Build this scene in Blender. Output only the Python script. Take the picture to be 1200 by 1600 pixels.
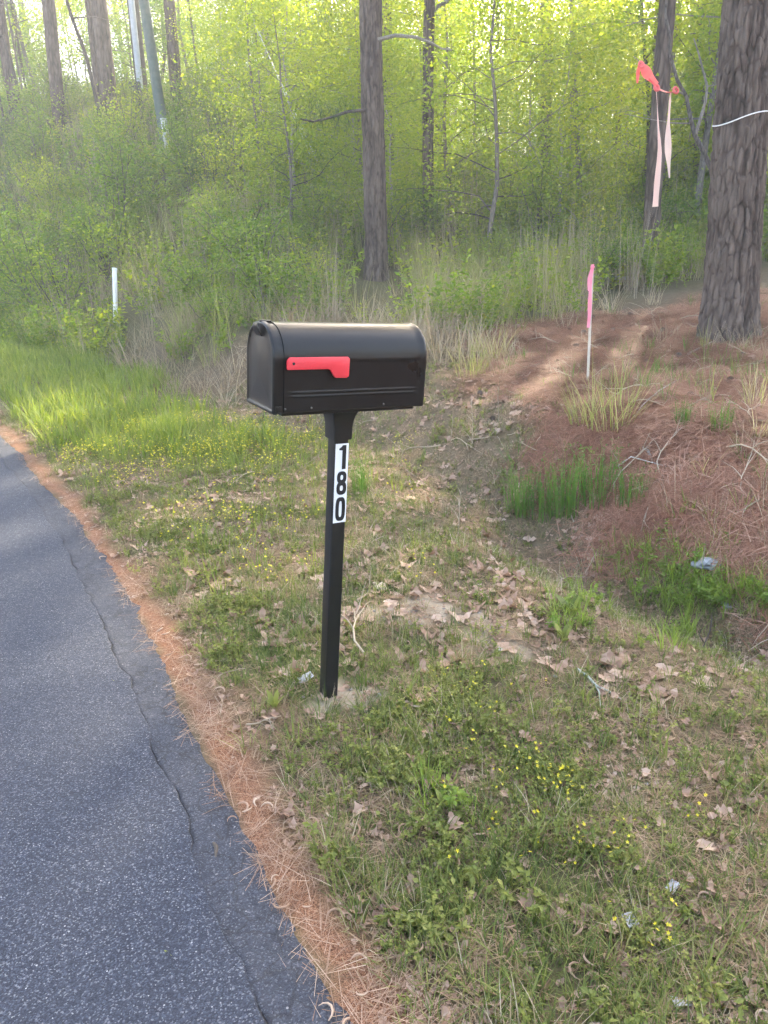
import bpy, bmesh, math, random
import numpy as np
from mathutils import Matrix, Vector

for o in list(bpy.data.objects):
    bpy.data.objects.remove(o)
rng = np.random.default_rng(11)
random.seed(11)
scene = bpy.context.scene
COL = scene.collection
R = math.radians

# ------------------------------------------------------------------ camera, sky, sun, exposure
FPX, EYE, PITCH, ROLL = 1164.0, 1.5, R(19), -0.05
CAMR = (Matrix.Rotation(math.pi / 2 - PITCH, 3, 'X') @ Matrix.Rotation(ROLL, 3, 'Z'))
cam = bpy.data.cameras.new('camera')
cam.sensor_fit = 'VERTICAL'
cam.sensor_height = 36.0
cam.lens = FPX / 1600 * 36.0
cam.clip_start = 0.02
cam.clip_end = 2000
camo = bpy.data.objects.new('camera', cam)
COL.objects.link(camo)
camo.matrix_world = Matrix.Translation((0, 0, EYE)) @ CAMR.to_4x4()
scene.camera = camo

SUN_AZ, SUN_EL = R(24), R(35)            # ahead and to the right, behind the wood
world = bpy.data.worlds.new('World')
scene.world = world
world.use_nodes = True
wn = world.node_tree
wn.nodes.clear()
sky = wn.nodes.new('ShaderNodeTexSky')
sky.sky_type = 'NISHITA'
sky.sun_disc = False
sky.sun_elevation = SUN_EL
sky.sun_rotation = SUN_AZ
sky.air_density = 1.0
sky.dust_density = 3.0
sky.ozone_density = 0.6
bg = wn.nodes.new('ShaderNodeBackground')
bg.inputs['Strength'].default_value = 0.15
wo = wn.nodes.new('ShaderNodeOutputWorld')
wn.links.new(sky.outputs[0], bg.inputs[0])
wn.links.new(bg.outputs[0], wo.inputs[0])

sun = bpy.data.lights.new('sun', 'SUN')
sun.energy = 2.6
sun.angle = R(0.6)
sun.color = (1.0, 0.9, 0.72)
suno = bpy.data.objects.new('sun', sun)
COL.objects.link(suno)
to_sun = Vector((math.sin(SUN_AZ) * math.cos(SUN_EL), math.cos(SUN_AZ) * math.cos(SUN_EL), math.sin(SUN_EL)))
suno.rotation_euler = to_sun.to_track_quat('Z', 'Y').to_euler()
suno.location = (6, 10, 20)

vs = scene.view_settings
vs.view_transform = 'Standard'
vs.look = 'None'
vs.exposure = 3.15
vs.gamma = 1.0
vs.use_curve_mapping = False
vs.use_white_balance = True
vs.white_balance_temperature = 7000
cy = scene.cycles
cy.use_adaptive_sampling = True
cy.adaptive_threshold = 0.03
cy.use_denoising = True
cy.max_bounces = 5
cy.diffuse_bounces = 3
cy.glossy_bounces = 3
cy.transmission_bounces = 4
cy.transparent_max_bounces = 6
cy.volume_bounces = 0
cy.caustics_reflective = False
cy.caustics_refractive = False

# ------------------------------------------------------------------ numeric helpers
def hash2(ix, iy, s):
    n = (ix.astype(np.int64) * 374761393 + iy.astype(np.int64) * 668265263 + s * 974634777) & 0xffffffff
    n = ((n ^ (n >> 13)) * 1274126177) & 0xffffffff
    return ((n ^ (n >> 16)) & 0xffffff) / float(0xffffff)

def vnoise(x, y, s=0):
    x = np.asarray(x, float); y = np.asarray(y, float)
    ix, iy = np.floor(x), np.floor(y)
    fx, fy = x - ix, y - iy
    fx = fx * fx * (3 - 2 * fx); fy = fy * fy * (3 - 2 * fy)
    a, b = hash2(ix, iy, s), hash2(ix + 1, iy, s)
    c, d = hash2(ix, iy + 1, s), hash2(ix + 1, iy + 1, s)
    return (a * (1 - fx) + b * fx) * (1 - fy) + (c * (1 - fx) + d * fx) * fy

def fbm(x, y, s=0, o=4):
    t, a, n = 0, 1, 0
    for k in range(o):
        t = t + a * vnoise(np.asarray(x) * 2 ** k, np.asarray(y) * 2 ** k, s + k)
        n += a; a *= .5
    return t / n                                     # 0..1

def sstep(x, a, b):
    t = np.clip((np.asarray(x, float) - a) / (b - a), 0, 1)
    return t * t * (3 - 2 * t)

def splus(x, w=1.0):
    return w * np.logaddexp(0, np.asarray(x, float) / w)

EY = np.array([-40, -8, 0, 1.12, 2.21, 3.31, 4.68, 6.97, 10, 20, 60, 400.])
EX = np.array([20, 4.3, .40, -.16, -.70, -1.28, -2.08, -3.58, -5.7, -13.5, -46, -330.])
def xedge(y):
    y = np.asarray(y, float)
    return (np.interp(y - .35, EY, EX) + np.interp(y, EY, EX) + np.interp(y + .35, EY, EX)) / 3

def vroad(x, y):                                      # metres to the side of the tarmac's edge
    return (np.asarray(x, float) - xedge(y)) * .86

def zrise(y):
    return .062 * splus(np.minimum(np.asarray(y, float), 60) - 7, .8)

def terrain(x, y, fine=True):
    x = np.asarray(x, float); y = np.asarray(y, float)
    v = vroad(x, y)
    z = zrise(y)
    z = z - .035 * sstep(v, .5, 1.6)
    dep = .44 - .33 * sstep(y, 3.8, 6.2)
    cv = 2.62 + .12 * np.sin(y * 1.3)
    z = z - dep * np.exp(-((v - cv) / .50) ** 2)
    z = z + .36 * sstep(v, 2.6, 3.75) + .055 * np.clip(v - 4.2, 0, 9)
    s = .12 + .23 * sstep(-x, -3.5, 3.5)
    h = splus(np.minimum(y, 25 + .18 * splus(y - 25, 2)) - 12.5, 1.2)
    h = np.minimum(h, 16)
    z = z + s * h * sstep(v, 1.2, 6)
    z = z + .5 * (fbm(x / 9, y / 9, 5, 2) - .5) * sstep(v, 3, 9)
    z = z + .032 * np.exp(-(((x - .14) / .30) ** 2 + ((y - 2.95) / .2) ** 2))      # spoil heap of sand
    z = z - .05 * sstep(-v, -.02, .10)
    if fine:
        m = sstep(v, -.05, .25)
        z = z + m * (.05 * (fbm(x / .6, y / .6, 21, 3) - .5) + .022 * (fbm(x / .11, y / .11, 31, 3) - .5))
        z = z + sstep(v, 2.6, 3.4) * .17 * (fbm(x / .42, y / .42, 41, 3) - .5)
    return z

def tnormal(x, y, e=.05):
    dx = (terrain(x + e, y, False) - terrain(x - e, y, False)) / (2 * e)
    dy = (terrain(x, y + e, False) - terrain(x, y - e, False)) / (2 * e)
    n = np.stack([-dx, -dy, np.ones_like(dx)], -1)
    return n / np.linalg.norm(n, axis=-1, keepdims=True)

CR = np.array(CAMR)
def sight(px, py):
    return CR @ np.array([(px - 600) / FPX, (800 - py) / FPX, -1.0])
def at_y(px, py, Y):
    d = sight(px, py)
    return d * (Y / d[1]) + np.array([0, 0, EYE])
def on_ground(px, py):
    d = sight(px, py)
    t = np.linspace(.8, 60, 6000)
    p = d[None] * t[:, None] + np.array([0, 0, EYE])
    below = p[:, 2] < terrain(p[:, 0], p[:, 1])
    return p[np.argmax(below)]
def base_at(px, py, Y):
    p = at_y(px, py, Y)
    p[2] = terrain(p[0], p[1])
    return p

# ------------------------------------------------------------------ mesh collector
class MB:
    def __init__(s):
        s.V, s.F, s.Rn, s.n = [], [], [], 0
    def add(s, v, f, r=None):
        v = np.asarray(v, float).reshape(-1, 3)
        f = np.asarray(f, np.int64)
        if r is None:
            r = np.full(len(v), rng.random())
        s.V.append(v); s.F.append(f + s.n); s.Rn.append(np.broadcast_to(np.asarray(r, float), (len(v),)))
        s.n += len(v)
        return s
    def mesh(s, name, mat=None, smooth=False):
        me = bpy.data.meshes.new(name)
        V = np.concatenate(s.V)
        me.vertices.add(len(V))
        me.vertices.foreach_set('co', V.ravel())
        loops = np.concatenate([f.ravel() for f in s.F])
        tot = np.concatenate([np.full(len(f), f.shape[1]) for f in s.F])
        start = np.concatenate([[0], np.cumsum(tot)[:-1]])
        me.loops.add(len(loops))
        me.loops.foreach_set('vertex_index', loops.astype(np.int32))
        me.polygons.add(len(tot))
        me.polygons.foreach_set('loop_start', start.astype(np.int32))
        me.polygons.foreach_set('loop_total', tot.astype(np.int32))
        me.polygons.foreach_set('use_smooth', np.full(len(tot), smooth))
        a = me.attributes.new('rnd', 'FLOAT', 'POINT')
        a.data.foreach_set('value', np.concatenate(s.Rn))
        me.update(calc_edges=True)
        me.validate()
        if mat:
            me.materials.append(mat)
        return me

def grid_faces(nu, nv, wrap=False):
    """vertices indexed i*nv+j"""
    i = np.arange(nu - 1)[:, None]
    j = np.arange(nv if wrap else nv - 1)[None]
    a = i * nv + j; b = i * nv + (j + 1) % nv
    return np.stack([a, b, b + nv, a + nv], -1).reshape(-1, 4)

def tube(mb, path, rad, n=8, cap=True, r=None):
    P = np.asarray(path, float)
    rad = np.broadcast_to(np.asarray(rad, float), (len(P),))
    T = np.gradient(P, axis=0)
    T /= np.linalg.norm(T, axis=1, keepdims=True) + 1e-9
    ref = np.array([0, 0, 1.]) if abs(T[:, 2]).mean() < .75 else np.array([1., 0, 0])
    A = np.cross(T, ref); A /= np.linalg.norm(A, axis=1, keepdims=True) + 1e-9
    B = np.cross(T, A)
    th = np.arange(n) / n * 2 * np.pi
    V = P[:, None] + rad[:, None, None] * (np.cos(th)[None, :, None] * A[:, None] + np.sin(th)[None, :, None] * B[:, None])
    mb.add(V.reshape(-1, 3), grid_faces(len(P), n, True), r)
    if cap:
        for k, flip in ((0, 1), (len(P) - 1, 0)):
            idx = np.arange(n) if not flip else np.arange(n)[::-1]
            mb.add(V[k], idx[None], r)
    return mb

def blades(mb, base, ang, length, width, lean, curl, seg=3, r=None):
    """ribbon blades: start upright tilted by lean, bending by curl along ang"""
    base = np.asarray(base, float); N = len(base)
    t = np.linspace(0, 1, seg + 1)
    th = lean[:, None] + curl[:, None] * t[None]
    step = length[:, None] / seg
    dx = np.concatenate([np.zeros((N, 1)), np.cumsum(np.sin(th[:, :-1] * .5 + th[:, 1:] * .5) * step, 1)], 1)
    dz = np.concatenate([np.zeros((N, 1)), np.cumsum(np.cos(th[:, :-1] * .5 + th[:, 1:] * .5) * step, 1)], 1)
    c = base[:, None] + np.stack([dx * np.cos(ang)[:, None], dx * np.sin(ang)[:, None], dz], -1)
    side = np.stack([-np.sin(ang), np.cos(ang), np.zeros(N)], -1)
    w = width[:, None] * (1 - t[None] ** 2 * .9) * .5
    L = c - side[:, None] * w[..., None]; Rr = c + side[:, None] * w[..., None]
    V = np.stack([L, Rr], 2).reshape(N, -1, 3)
    k = np.arange(seg)
    q = np.stack([2 * k, 2 * k + 1, 2 * k + 3, 2 * k + 2], -1)
    F = (q[None] + (np.arange(N) * (2 * seg + 2))[:, None, None]).reshape(-1, 4)
    if r is None:
        r = rng.random(N)
    mb.add(V.reshape(-1, 3), F, np.repeat(r, 2 * seg + 2))
    return mb

def unit(v):
    return v / (np.linalg.norm(v, axis=-1, keepdims=True) + 1e-9)

def leaves(mb, c, size, aspect=.5, droop=.3, fold=.15, r=None, up=.5):
    """folded diamond leaves of two triangles each, c = stalk ends"""
    N = len(c)
    d = unit(rng.normal(size=(N, 3)) * np.array([1, 1, .5]) + np.array([0, 0, -droop]))
    nrm = unit(rng.normal(size=(N, 3)) + np.array([0, 0, up * 3]))
    s = unit(np.cross(d, nrm)); nrm = np.cross(s, d)
    size = np.broadcast_to(size, (N,))[:, None]
    mid = c + d * size * .45
    V = np.stack([c, mid + s * size * aspect * .5 + nrm * size * fold, c + d * size, mid - s * size * aspect * .5 + nrm * size * fold], 1)
    F = (np.array([[0, 1, 2], [0, 2, 3]])[None] + (np.arange(N) * 4)[:, None, None]).reshape(-1, 3)
    if r is None:
        r = rng.random(N)
    mb.add(V.reshape(-1, 3), F, np.repeat(r, 4))
    return mb

# ------------------------------------------------------------------ objects
def link(o, parent=None):
    COL.objects.link(o)
    if parent is not None:
        o.parent = parent
    return o
def obj(name, me, parent=None, loc=None, **props):
    o = bpy.data.objects.new(name, me)
    link(o, parent)
    if loc is not None:
        o.location = loc
    for k, v in props.items():
        o[k] = v
    return o
def thing(name, label, category, loc=(0, 0, 0), group=None, rot=None):
    o = bpy.data.objects.new(name, None)
    o.empty_display_size = .1
    link(o)
    o.location = loc
    if rot is not None:
        o.rotation_euler = rot
    o['label'] = label; o['category'] = category
    if group:
        o['group'] = group
    return o
def tag(o, label, category, group=None):
    o['label'] = label; o['category'] = category
    if group:
        o['group'] = group
    return o
def copy_tree(src, parent=None):
    c = src.copy()
    COL.objects.link(c)
    c.parent = parent
    for ch in list(src.children):
        copy_tree(ch, c)
    return c

# ------------------------------------------------------------------ materials
class NT:
    def __init__(s, name):
        s.m = bpy.data.materials.new(name); s.m.use_nodes = True
        s.t = s.m.node_tree; s.t.nodes.clear()
        s.out = s.t.nodes.new('ShaderNodeOutputMaterial')
    def n(s, typ, **kw):
        nd = s.t.nodes.new('ShaderNode' + typ)
        for k, v in kw.items():
            if k in nd.inputs.keys():
                s.put(nd.inputs[k], v)
            else:
                setattr(nd, k, v)
        return nd
    def put(s, sock, v):
        if isinstance(v, bpy.types.NodeSocket):
            s.t.links.new(v, sock)
        elif isinstance(v, (tuple, list)) and len(v) == 3 and sock.type == 'RGBA':
            sock.default_value = (*v, 1)
        else:
            sock.default_value = v
    def pos(s):
        return s.n('NewGeometry').outputs['Position']
    def obco(s):
        return s.n('TexCoord').outputs['Object']
    def noise(s, co, scale, detail=4, rough=.55):
        nd = s.n('TexNoise'); s.put(nd.inputs['Vector'], co)
        nd.inputs['Scale'].default_value = scale; nd.inputs['Detail'].default_value = detail; nd.inputs['Roughness'].default_value = rough
        return nd.outputs[0]
    def ramp(s, fac, stops, interp='LINEAR'):
        nd = s.n('ValToRGB'); s.put(nd.inputs[0], fac)
        cr = nd.color_ramp; cr.interpolation = interp
        while len(cr.elements) < len(stops):
            cr.elements.new(.5)
        for e, (p, c) in zip(cr.elements, stops):
            e.position = p
            e.color = (*c, 1) if isinstance(c, (tuple, list)) else (c, c, c, 1)
        return nd.outputs[0]
    def mix(s, fac, a, b, mode='MIX'):
        nd = s.n('Mix', data_type='RGBA', blend_type=mode)
        s.put(nd.inputs[0], fac); s.put(nd.inputs[6], a); s.put(nd.inputs[7], b)
        return nd.outputs[2]
    def math(s, op, a, b=0.0, clamp=False):
        nd = s.n('Math', operation=op, use_clamp=clamp); s.put(nd.inputs[0], a); s.put(nd.inputs[1], b)
        return nd.outputs[0]
    def attr(s, name):
        return s.n('Attribute', attribute_name=name).outputs['Fac']
    def attrc(s, name):
        return s.n('Attribute', attribute_name=name).outputs['Color']
    def rand(s):
        return s.n('ObjectInfo').outputs['Random']
    def bump(s, h, strength, dist=.01):
        nd = s.n('Bump'); s.put(nd.inputs['Height'], h)
        nd.inputs['Strength'].default_value = strength; nd.inputs['Distance'].default_value = dist
        return nd.outputs[0]
    def bsdf(s, col, rough=.8, normal=None, spec=.3, **kw):
        nd = s.n('BsdfPrincipled')
        s.put(nd.inputs['Base Color'], col); s.put(nd.inputs['Roughness'], rough)
        nd.inputs['Specular IOR Level'].default_value = spec
        if normal is not None:
            s.put(nd.inputs['Normal'], normal)
        for k, v in kw.items():
            s.put(nd.inputs[k], v)
        return nd.outputs[0]
    def done(s, sh):
        s.t.links.new(sh, s.out.inputs['Surface'])
        return s.m

def m_plain(name, c1, c2=None, rough=.7, scale=12., bump=0., spec=.3, metallic=0.):
    t = NT(name)
    co = t.obco()
    f = t.noise(co, scale, 5)
    col = t.ramp(f, [(.3, c1), (.7, c2 or c1)])
    nm = t.bump(t.noise(co, scale * 4, 4), bump, .005) if bump else None
    return t.done(t.bsdf(col, rough, nm, spec, Metallic=metallic))

def m_leaf(name, cols, trans=.45, rough=.55, tcol=1.5, spec=.25, nscale=.35):
    """leaf blade: diffuse + light let through; colour by leaf, by plant and by patch of the wood"""
    t = NT(name)
    a = t.attr('rnd'); b = t.rand()
    c = t.noise(t.pos(), nscale, 2)
    f = t.math('ADD', t.math('MULTIPLY', a, .45), t.math('ADD', t.math('MULTIPLY', b, .3), t.math('MULTIPLY', t.math('SUBTRACT', c, .25), .55)))
    k = len(cols) - 1
    col = t.ramp(f, [(.12 + .8 * i / max(k, 1), q) for i, q in enumerate(cols)])
    hs = t.n('HueSaturation', Saturation=1.1, Value=tcol); t.put(hs.inputs['Color'], col)
    tr = t.n('BsdfTranslucent'); t.put(tr.inputs['Color'], hs.outputs[0])
    mx = t.n('MixShader'); mx.inputs[0].default_value = trans
    t.t.links.new(t.bsdf(col, rough, None, spec), mx.inputs[1]); t.t.links.new(tr.outputs[0], mx.inputs[2])
    return t.done(mx.outputs[0])

M = {}
M['grass'] = m_leaf('grass', [(.065, .095, .025), (.11, .15, .038), (.18, .205, .055), (.28, .26, .10)], .35, .5, 1.3, nscale=2.5)
M['meadow'] = m_leaf('meadow_grass', [(.085, .135, .028), (.17, .225, .042), (.30, .32, .07)], .42, .5, 1.5, nscale=.9)
M['dry'] = m_leaf('dry_grass', [(.19, .14, .09), (.31, .245, .16), (.43, .355, .24), (.50, .44, .32)], .3, .75, 1.25, nscale=1.3)
M['thatch'] = m_leaf('thatch', [(.12, .075, .045), (.22, .145, .085), (.32, .225, .14), (.42, .33, .22)], .2, .8, 1.15, nscale=2)
M['sedge'] = m_leaf('sedge', [(.22, .20, .08), (.22, .26, .07), (.36, .34, .15), (.50, .43, .26)], .45, .65, 1.4, nscale=.5)
M['clump'] = m_leaf('clump_green', [(.06, .13, .025), (.10, .19, .035), (.15, .24, .05)], .4, .5, 1.4)
M['straw'] = m_leaf('pine_straw', [(.12, .06, .036), (.23, .135, .085), (.37, .245, .17), (.52, .41, .31)], .12, .6, 1.1, nscale=3)
M['straw_old'] = m_leaf('pine_straw_old', [(.11, .045, .026), (.21, .09, .052), (.32, .16, .10), (.44, .28, .20)], .12, .65, 1.1, nscale=1.2)
M['weed'] = m_leaf('weed', [(.10, .13, .035), (.16, .19, .048), (.235, .255, .07), (.33, .315, .10)], .42, .5, 1.4, nscale=2.)
M['weed_bright'] = m_leaf('weed_bright', [(.13, .21, .045), (.20, .28, .055), (.29, .35, .08)], .45, .5, 1.4)
M['petal'] = m_leaf('yellow_petal', [(.62, .50, .03), (.72, .62, .05), (.75, .68, .15)], .35, .5, 1.2)
M['litter'] = m_leaf('dead_leaf', [(.16, .09, .06), (.28, .175, .12), (.40, .28, .205), (.50, .395, .32)], .2, .7, 1.1, nscale=4)
M['spring'] = m_leaf('spring_leaf', [(.11, .18, .028), (.18, .255, .034), (.28, .325, .042), (.42, .41, .06)], .6, .5, 1.6, nscale=.12)
M['spring_deep'] = m_leaf('spring_leaf_deep', [(.07, .14, .025), (.11, .19, .03), (.17, .25, .035)], .55, .5, 1.6, nscale=.2)
M['shrub'] = m_leaf('shrub_leaf', [(.08, .15, .025), (.13, .21, .03), (.21, .28, .04), (.32, .34, .06)], .5, .5, 1.6, nscale=.4)
M['needles'] = m_leaf('pine_needles', [(.045, .08, .022), (.07, .115, .03), (.11, .15, .04)], .3, .5, 1.3)
M['stalk'] = m_leaf('dead_stalk', [(.22, .17, .12), (.36, .29, .21), (.50, .42, .32)], .15, .8, 1.1, nscale=1.)

def m_bark(name, dark, mid, light, sx=9., sz=2.2):
    t = NT(name)
    co = t.n('Mapping', Scale=(sx, sx, sz)); t.put(co.inputs[0], t.obco())
    vo = t.n('TexVoronoi', feature='DISTANCE_TO_EDGE'); t.put(vo.inputs['Vector'], co.outputs[0]); vo.inputs['Scale'].default_value = 1.6
    vo.inputs['Randomness'].default_value = 1
    n = t.noise(co.outputs[0], 5.5, 8, .75)
    h = t.math('ADD', t.math('MULTIPLY', t.math('MINIMUM', vo.outputs[0], .22), 3.2), t.math('MULTIPLY', n, .7))
    rel = t.attr('rnd')
    col = t.ramp(t.math('ADD', t.math('MULTIPLY', h, .34), t.math('MULTIPLY', rel, .5)), [(.18, dark), (.5, mid), (.88, light)])
    return t.done(t.bsdf(col, .9, t.bump(h, .8, .02), .15))
M['pine_bark'] = m_bark('pine_bark', (.030, .022, .017), (.085, .063, .050), (.165, .128, .104))
M['thin_bark'] = m_bark('thin_bark', (.05, .042, .036), (.12, .10, .085), (.22, .19, .165), 14, 3)
M['grey_bark'] = m_bark('grey_bark', (.10, .09, .08), (.22, .20, .175), (.36, .33, .29), 20, 6)

# the ground: bare soil, leaf mould, straw and sand by zone
def m_ground():
    t = NT('ground')
    p = t.pos()
    big = t.noise(p, 1.3, 5); mid = t.noise(p, 9., 5, .65); fine = t.noise(p, 70., 4, .7)
    soil = t.ramp(mid, [(.25, (.065, .042, .03)), (.5, (.13, .085, .06)), (.75, (.21, .15, .11))])
    mould = t.ramp(t.noise(p, 26., 4, .7), [(.3, (.075, .048, .033)), (.55, (.16, .11, .075)), (.8, (.28, .21, .155))])
    green = t.ramp(t.noise(p, 34., 4, .7), [(.3, (.05, .065, .02)), (.6, (.10, .115, .04)), (.8, (.17, .16, .07))])
    base = t.mix(t.math('MULTIPLY', big, 1.0), soil, mould)
    base = t.mix(t.attr('z_green'), base, green)
    st = t.n('Mapping', Scale=(1, 1, 1)); t.put(st.inputs[0], p)
    w1 = t.n('TexWave', wave_type='BANDS', bands_direction='DIAGONAL'); t.put(w1.inputs[0], p)
    w1.inputs['Scale'].default_value = 34; w1.inputs['Distortion'].default_value = 22; w1.inputs['Detail'].default_value = 4; w1.inputs['Detail Scale'].default_value = 2.2
    sfac = t.math('ADD', t.math('MULTIPLY', w1.outputs['Fac'], .55), t.math('MULTIPLY', fine, .5))
    straw = t.ramp(sfac, [(.2, (.085, .036, .02)), (.5, (.19, .09, .05)), (.85, (.33, .18, .11))])
    base = t.mix(t.attr('z_straw'), base, straw)
    sand = t.ramp(t.math('ADD', t.math('MULTIPLY', fine, .6), t.math('MULTIPLY', mid, .4)), [(.3, (.22, .165, .115)), (.5, (.36, .29, .21)), (.7, (.50, .43, .34))])
    base = t.mix(t.attr('z_sand'), base, sand)
    h = t.math('ADD', t.math('MULTIPLY', mid, .6), t.math('MULTIPLY', fine, .4))
    return t.done(t.bsdf(base, .95, t.bump(h, .9, .02), .1))
M['ground'] = m_ground()

def m_asphalt():
    t = NT('asphalt')
    p = t.pos()
    col = None
    v1 = t.n('TexVoronoi', feature='F1', Scale=290.); t.put(v1.inputs['Vector'], p)
    v2 = t.n('TexVoronoi', feature='F1', Scale=125.); t.put(v2.inputs['Vector'], p)
    sep1 = t.n('SeparateColor'); t.put(sep1.inputs[0], v1.outputs['Color'])
    sep2 = t.n('SeparateColor'); t.put(sep2.inputs[0], v2.outputs['Color'])
    small = t.ramp(sep1.outputs[0], [(0, (.017, .020, .030)), (.55, (.034, .039, .056)), (.86, (.060, .068, .092)), (.99, (.17, .175, .19))])
    stone = t.ramp(sep2.outputs[1], [(0, (.10, .10, .11)), (.6, (.22, .22, .225)), (1, (.42, .41, .40))])
    sel = t.math('MULTIPLY', t.math('GREATER_THAN', sep2.outputs[0], .905), t.math('LESS_THAN', v2.outputs['Distance'], t.math('MULTIPLY', sep2.outputs[2], .42)))
    col = t.mix(sel, small, stone)
    big = t.noise(p, 1.1, 4)
    col = t.mix(t.ramp(big, [(.35, 0.), (.7, .3)]), col, (.05, .053, .064))
    vc = t.n('TexVoronoi', feature='DISTANCE_TO_EDGE', Scale=9.)
    wv = t.n('VectorMath', operation='ADD'); t.put(wv.inputs[0], p)
    wn_ = t.n('TexNoise', Scale=14.); t.put(wn_.inputs['Vector'], p)
    sc_ = t.n('VectorMath', operation='SCALE'); t.put(sc_.inputs[0], wn_.outputs['Color']); sc_.inputs['Scale'].default_value = .09
    t.t.links.new(sc_.outputs[0], wv.inputs[1]); t.put(vc.inputs['Vector'], wv.outputs[0])
    web = t.ramp(vc.outputs['Distance'], [(.0, 1.), (.035, 0.)])
    edge = t.mix(.4, col, t.ramp(t.noise(p, 18., 5, .7), [(.3, (.022, .023, .028)), (.6, (.065, .066, .074)), (.85, (.15, .14, .135))]))
    edge = t.mix(t.math('MULTIPLY', web, .55), edge, (.018, .016, .015))
    col = t.mix(t.attr('z_edge'), col, edge)
    col = t.mix(t.math('MULTIPLY', t.attr('z_crack'), .8), col, (.022, .018, .015))
    h = t.math('ADD', t.math('MULTIPLY', v1.outputs['Distance'], -.7), t.math('ADD', t.math('MULTIPLY', v2.outputs['Distance'], -.4), t.noise(p, 40., 4)))
    return t.done(t.bsdf(col, .78, t.bump(h, .8, .005), .25))
M['asphalt'] = m_asphalt()

M['black'] = m_plain('black_paint', (.006, .006, .0065), (.009, .009, .0095), .36, 30, .02, .5)
def m_blackbox():
    t = NT('black_powder_coat')
    co = t.obco()
    dust = t.noise(co, 6, 5, .65)
    col = t.ramp(dust, [(.35, (.005, .005, .0055)), (.75, (.010, .010, .0098))])
    rg = t.ramp(dust, [(.3, .27), (.75, .33)])
    return t.done(t.bsdf(col, rg, t.bump(t.noise(co, 420, 2), .03, .0006), .33))
M['blackbox'] = m_blackbox()
M['red'] = m_plain('red_flag_plastic', (.66, .035, .05), (.72, .045, .062), .42, 20, .02, .5)
M['steel'] = m_plain('rivet_metal', (.12, .12, .115), (.2, .19, .18), .4, 60, 0, .5, .8)
M['sticker'] = m_plain('white_sticker', (.70, .71, .74), (.78, .78, .80), .35, 30, .02, .5)
M['digit'] = m_plain('black_print', (.012, .012, .014), (.02, .02, .022), .45, 30)
M['pink'] = m_leaf('pink_tape', [(.72, .20, .30), (.80, .30, .40), (.85, .42, .48)], .4, .35, 1.15, .4)
M['pinkpale'] = m_leaf('faded_tape', [(.78, .52, .48), (.82, .60, .55), (.85, .68, .62)], .4, .35, 1.1, .4)
M['redtape'] = m_leaf('coral_tape', [(.80, .12, .12), (.85, .18, .18), (.85, .28, .28)], .4, .35, 1.2, .4)
M['lath'] = m_plain('stake_wood', (.50, .43, .34), (.62, .56, .47), .8, 25, .2)
M['pvc'] = m_plain('white_pvc', (.72, .73, .74), (.80, .80, .80), .4, 12, .02, .5)
M['polewood'] = m_bark('pole_wood', (.06, .052, .042), (.13, .115, .095), (.20, .18, .15), 30, 1.0)
M['conduit'] = m_plain('grey_conduit', (.42, .46, .52), (.52, .56, .62), .4, 10, .02, .5)
M['greenpaint'] = m_plain('green_grey_paint', (.05, .085, .07), (.10, .13, .11), .5, 8, .1)
M['whitewear'] = m_plain('worn_white_paint', (.68, .70, .72), (.35, .37, .38), .6, 14, .2)
M['darkbox'] = m_plain('dark_box', (.02, .03, .035), (.035, .045, .05), .5, 8, .05)
M['wire'] = m_plain('galvanised_wire', (.45, .45, .43), (.55, .55, .52), .4, 10, 0, .5, .6)
M['string'] = m_plain('white_string', (.70, .69, .66), (.78, .77, .74), .8, 40)
M['stone'] = m_plain('grey_stone', (.14, .15, .165), (.30, .31, .32), .85, 14, .6)
M['palestone'] = m_plain('pale_stone', (.36, .29, .21), (.50, .43, .33), .9, 14, .5)
M['pebble'] = m_leaf('pebble', [(.16, .14, .12), (.30, .28, .26), (.42, .38, .32), (.55, .50, .44)], .0, .85, 1, nscale=5)
M['paper'] = m_plain('pale_scrap', (.36, .36, .39), (.48, .48, .50), .7, 20, .2)
M['cone'] = m_plain('pine_cone', (.075, .055, .045), (.17, .13, .105), .85, 50, .3)
M['lichen'] = m_plain('lichen_twig', (.22, .24, .20), (.38, .40, .34), .9, 60, .4)
M['darktwig'] = m_plain('dark_twig', (.05, .04, .033), (.10, .082, .066), .9, 40, .3)
M['log'] = m_plain('pale_log', (.34, .33, .30), (.50, .49, .45), .8, 12, .3)

# ------------------------------------------------------------------ zones of the verge (world metres)
def n2(x, y, s, seed):
    return fbm(np.asarray(x) / s, np.asarray(y) / s, seed, 3)
def z_edge_straw(x, y):
    v = vroad(x, y) + .16 * (n2(x, y, .25, 61) - .5)
    return sstep(v, -.03, .03) * (1 - sstep(v, .05, .21))
def z_bank(x, y):
    v = vroad(x, y) + .5 * (n2(x, y, .6, 62) - .5)
    yy = y + 1.6 * (n2(x, y, 1.2, 63) - .5)
    return sstep(v, 2.7, 3.1) * (1 - sstep(yy, 9.2, 10.4)) * sstep(x + .9 * (n2(x, y, .8, 64) - .5), .85, 1.45)
def z_sand(x, y):
    d = np.sqrt(((x - .13) / .34) ** 2 + ((y - 2.98) / .24) ** 2)
    d2 = np.sqrt(((x - .42) / .22) ** 2 + ((y - 2.72) / .16) ** 2)
    d3 = np.sqrt(((x + .19) / .14) ** 2 + ((y - 2.33) / .13) ** 2)
    w = 1.3 * (n2(x, y, .10, 65) - .5)
    return np.clip(.75 * (1 - sstep(d + w, .5, 1.1)) + .6 * (1 - sstep(d2 + w, .6, 1.05)) + .8 * (1 - sstep(d3 + w, .5, 1.1)), 0, 1)
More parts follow.
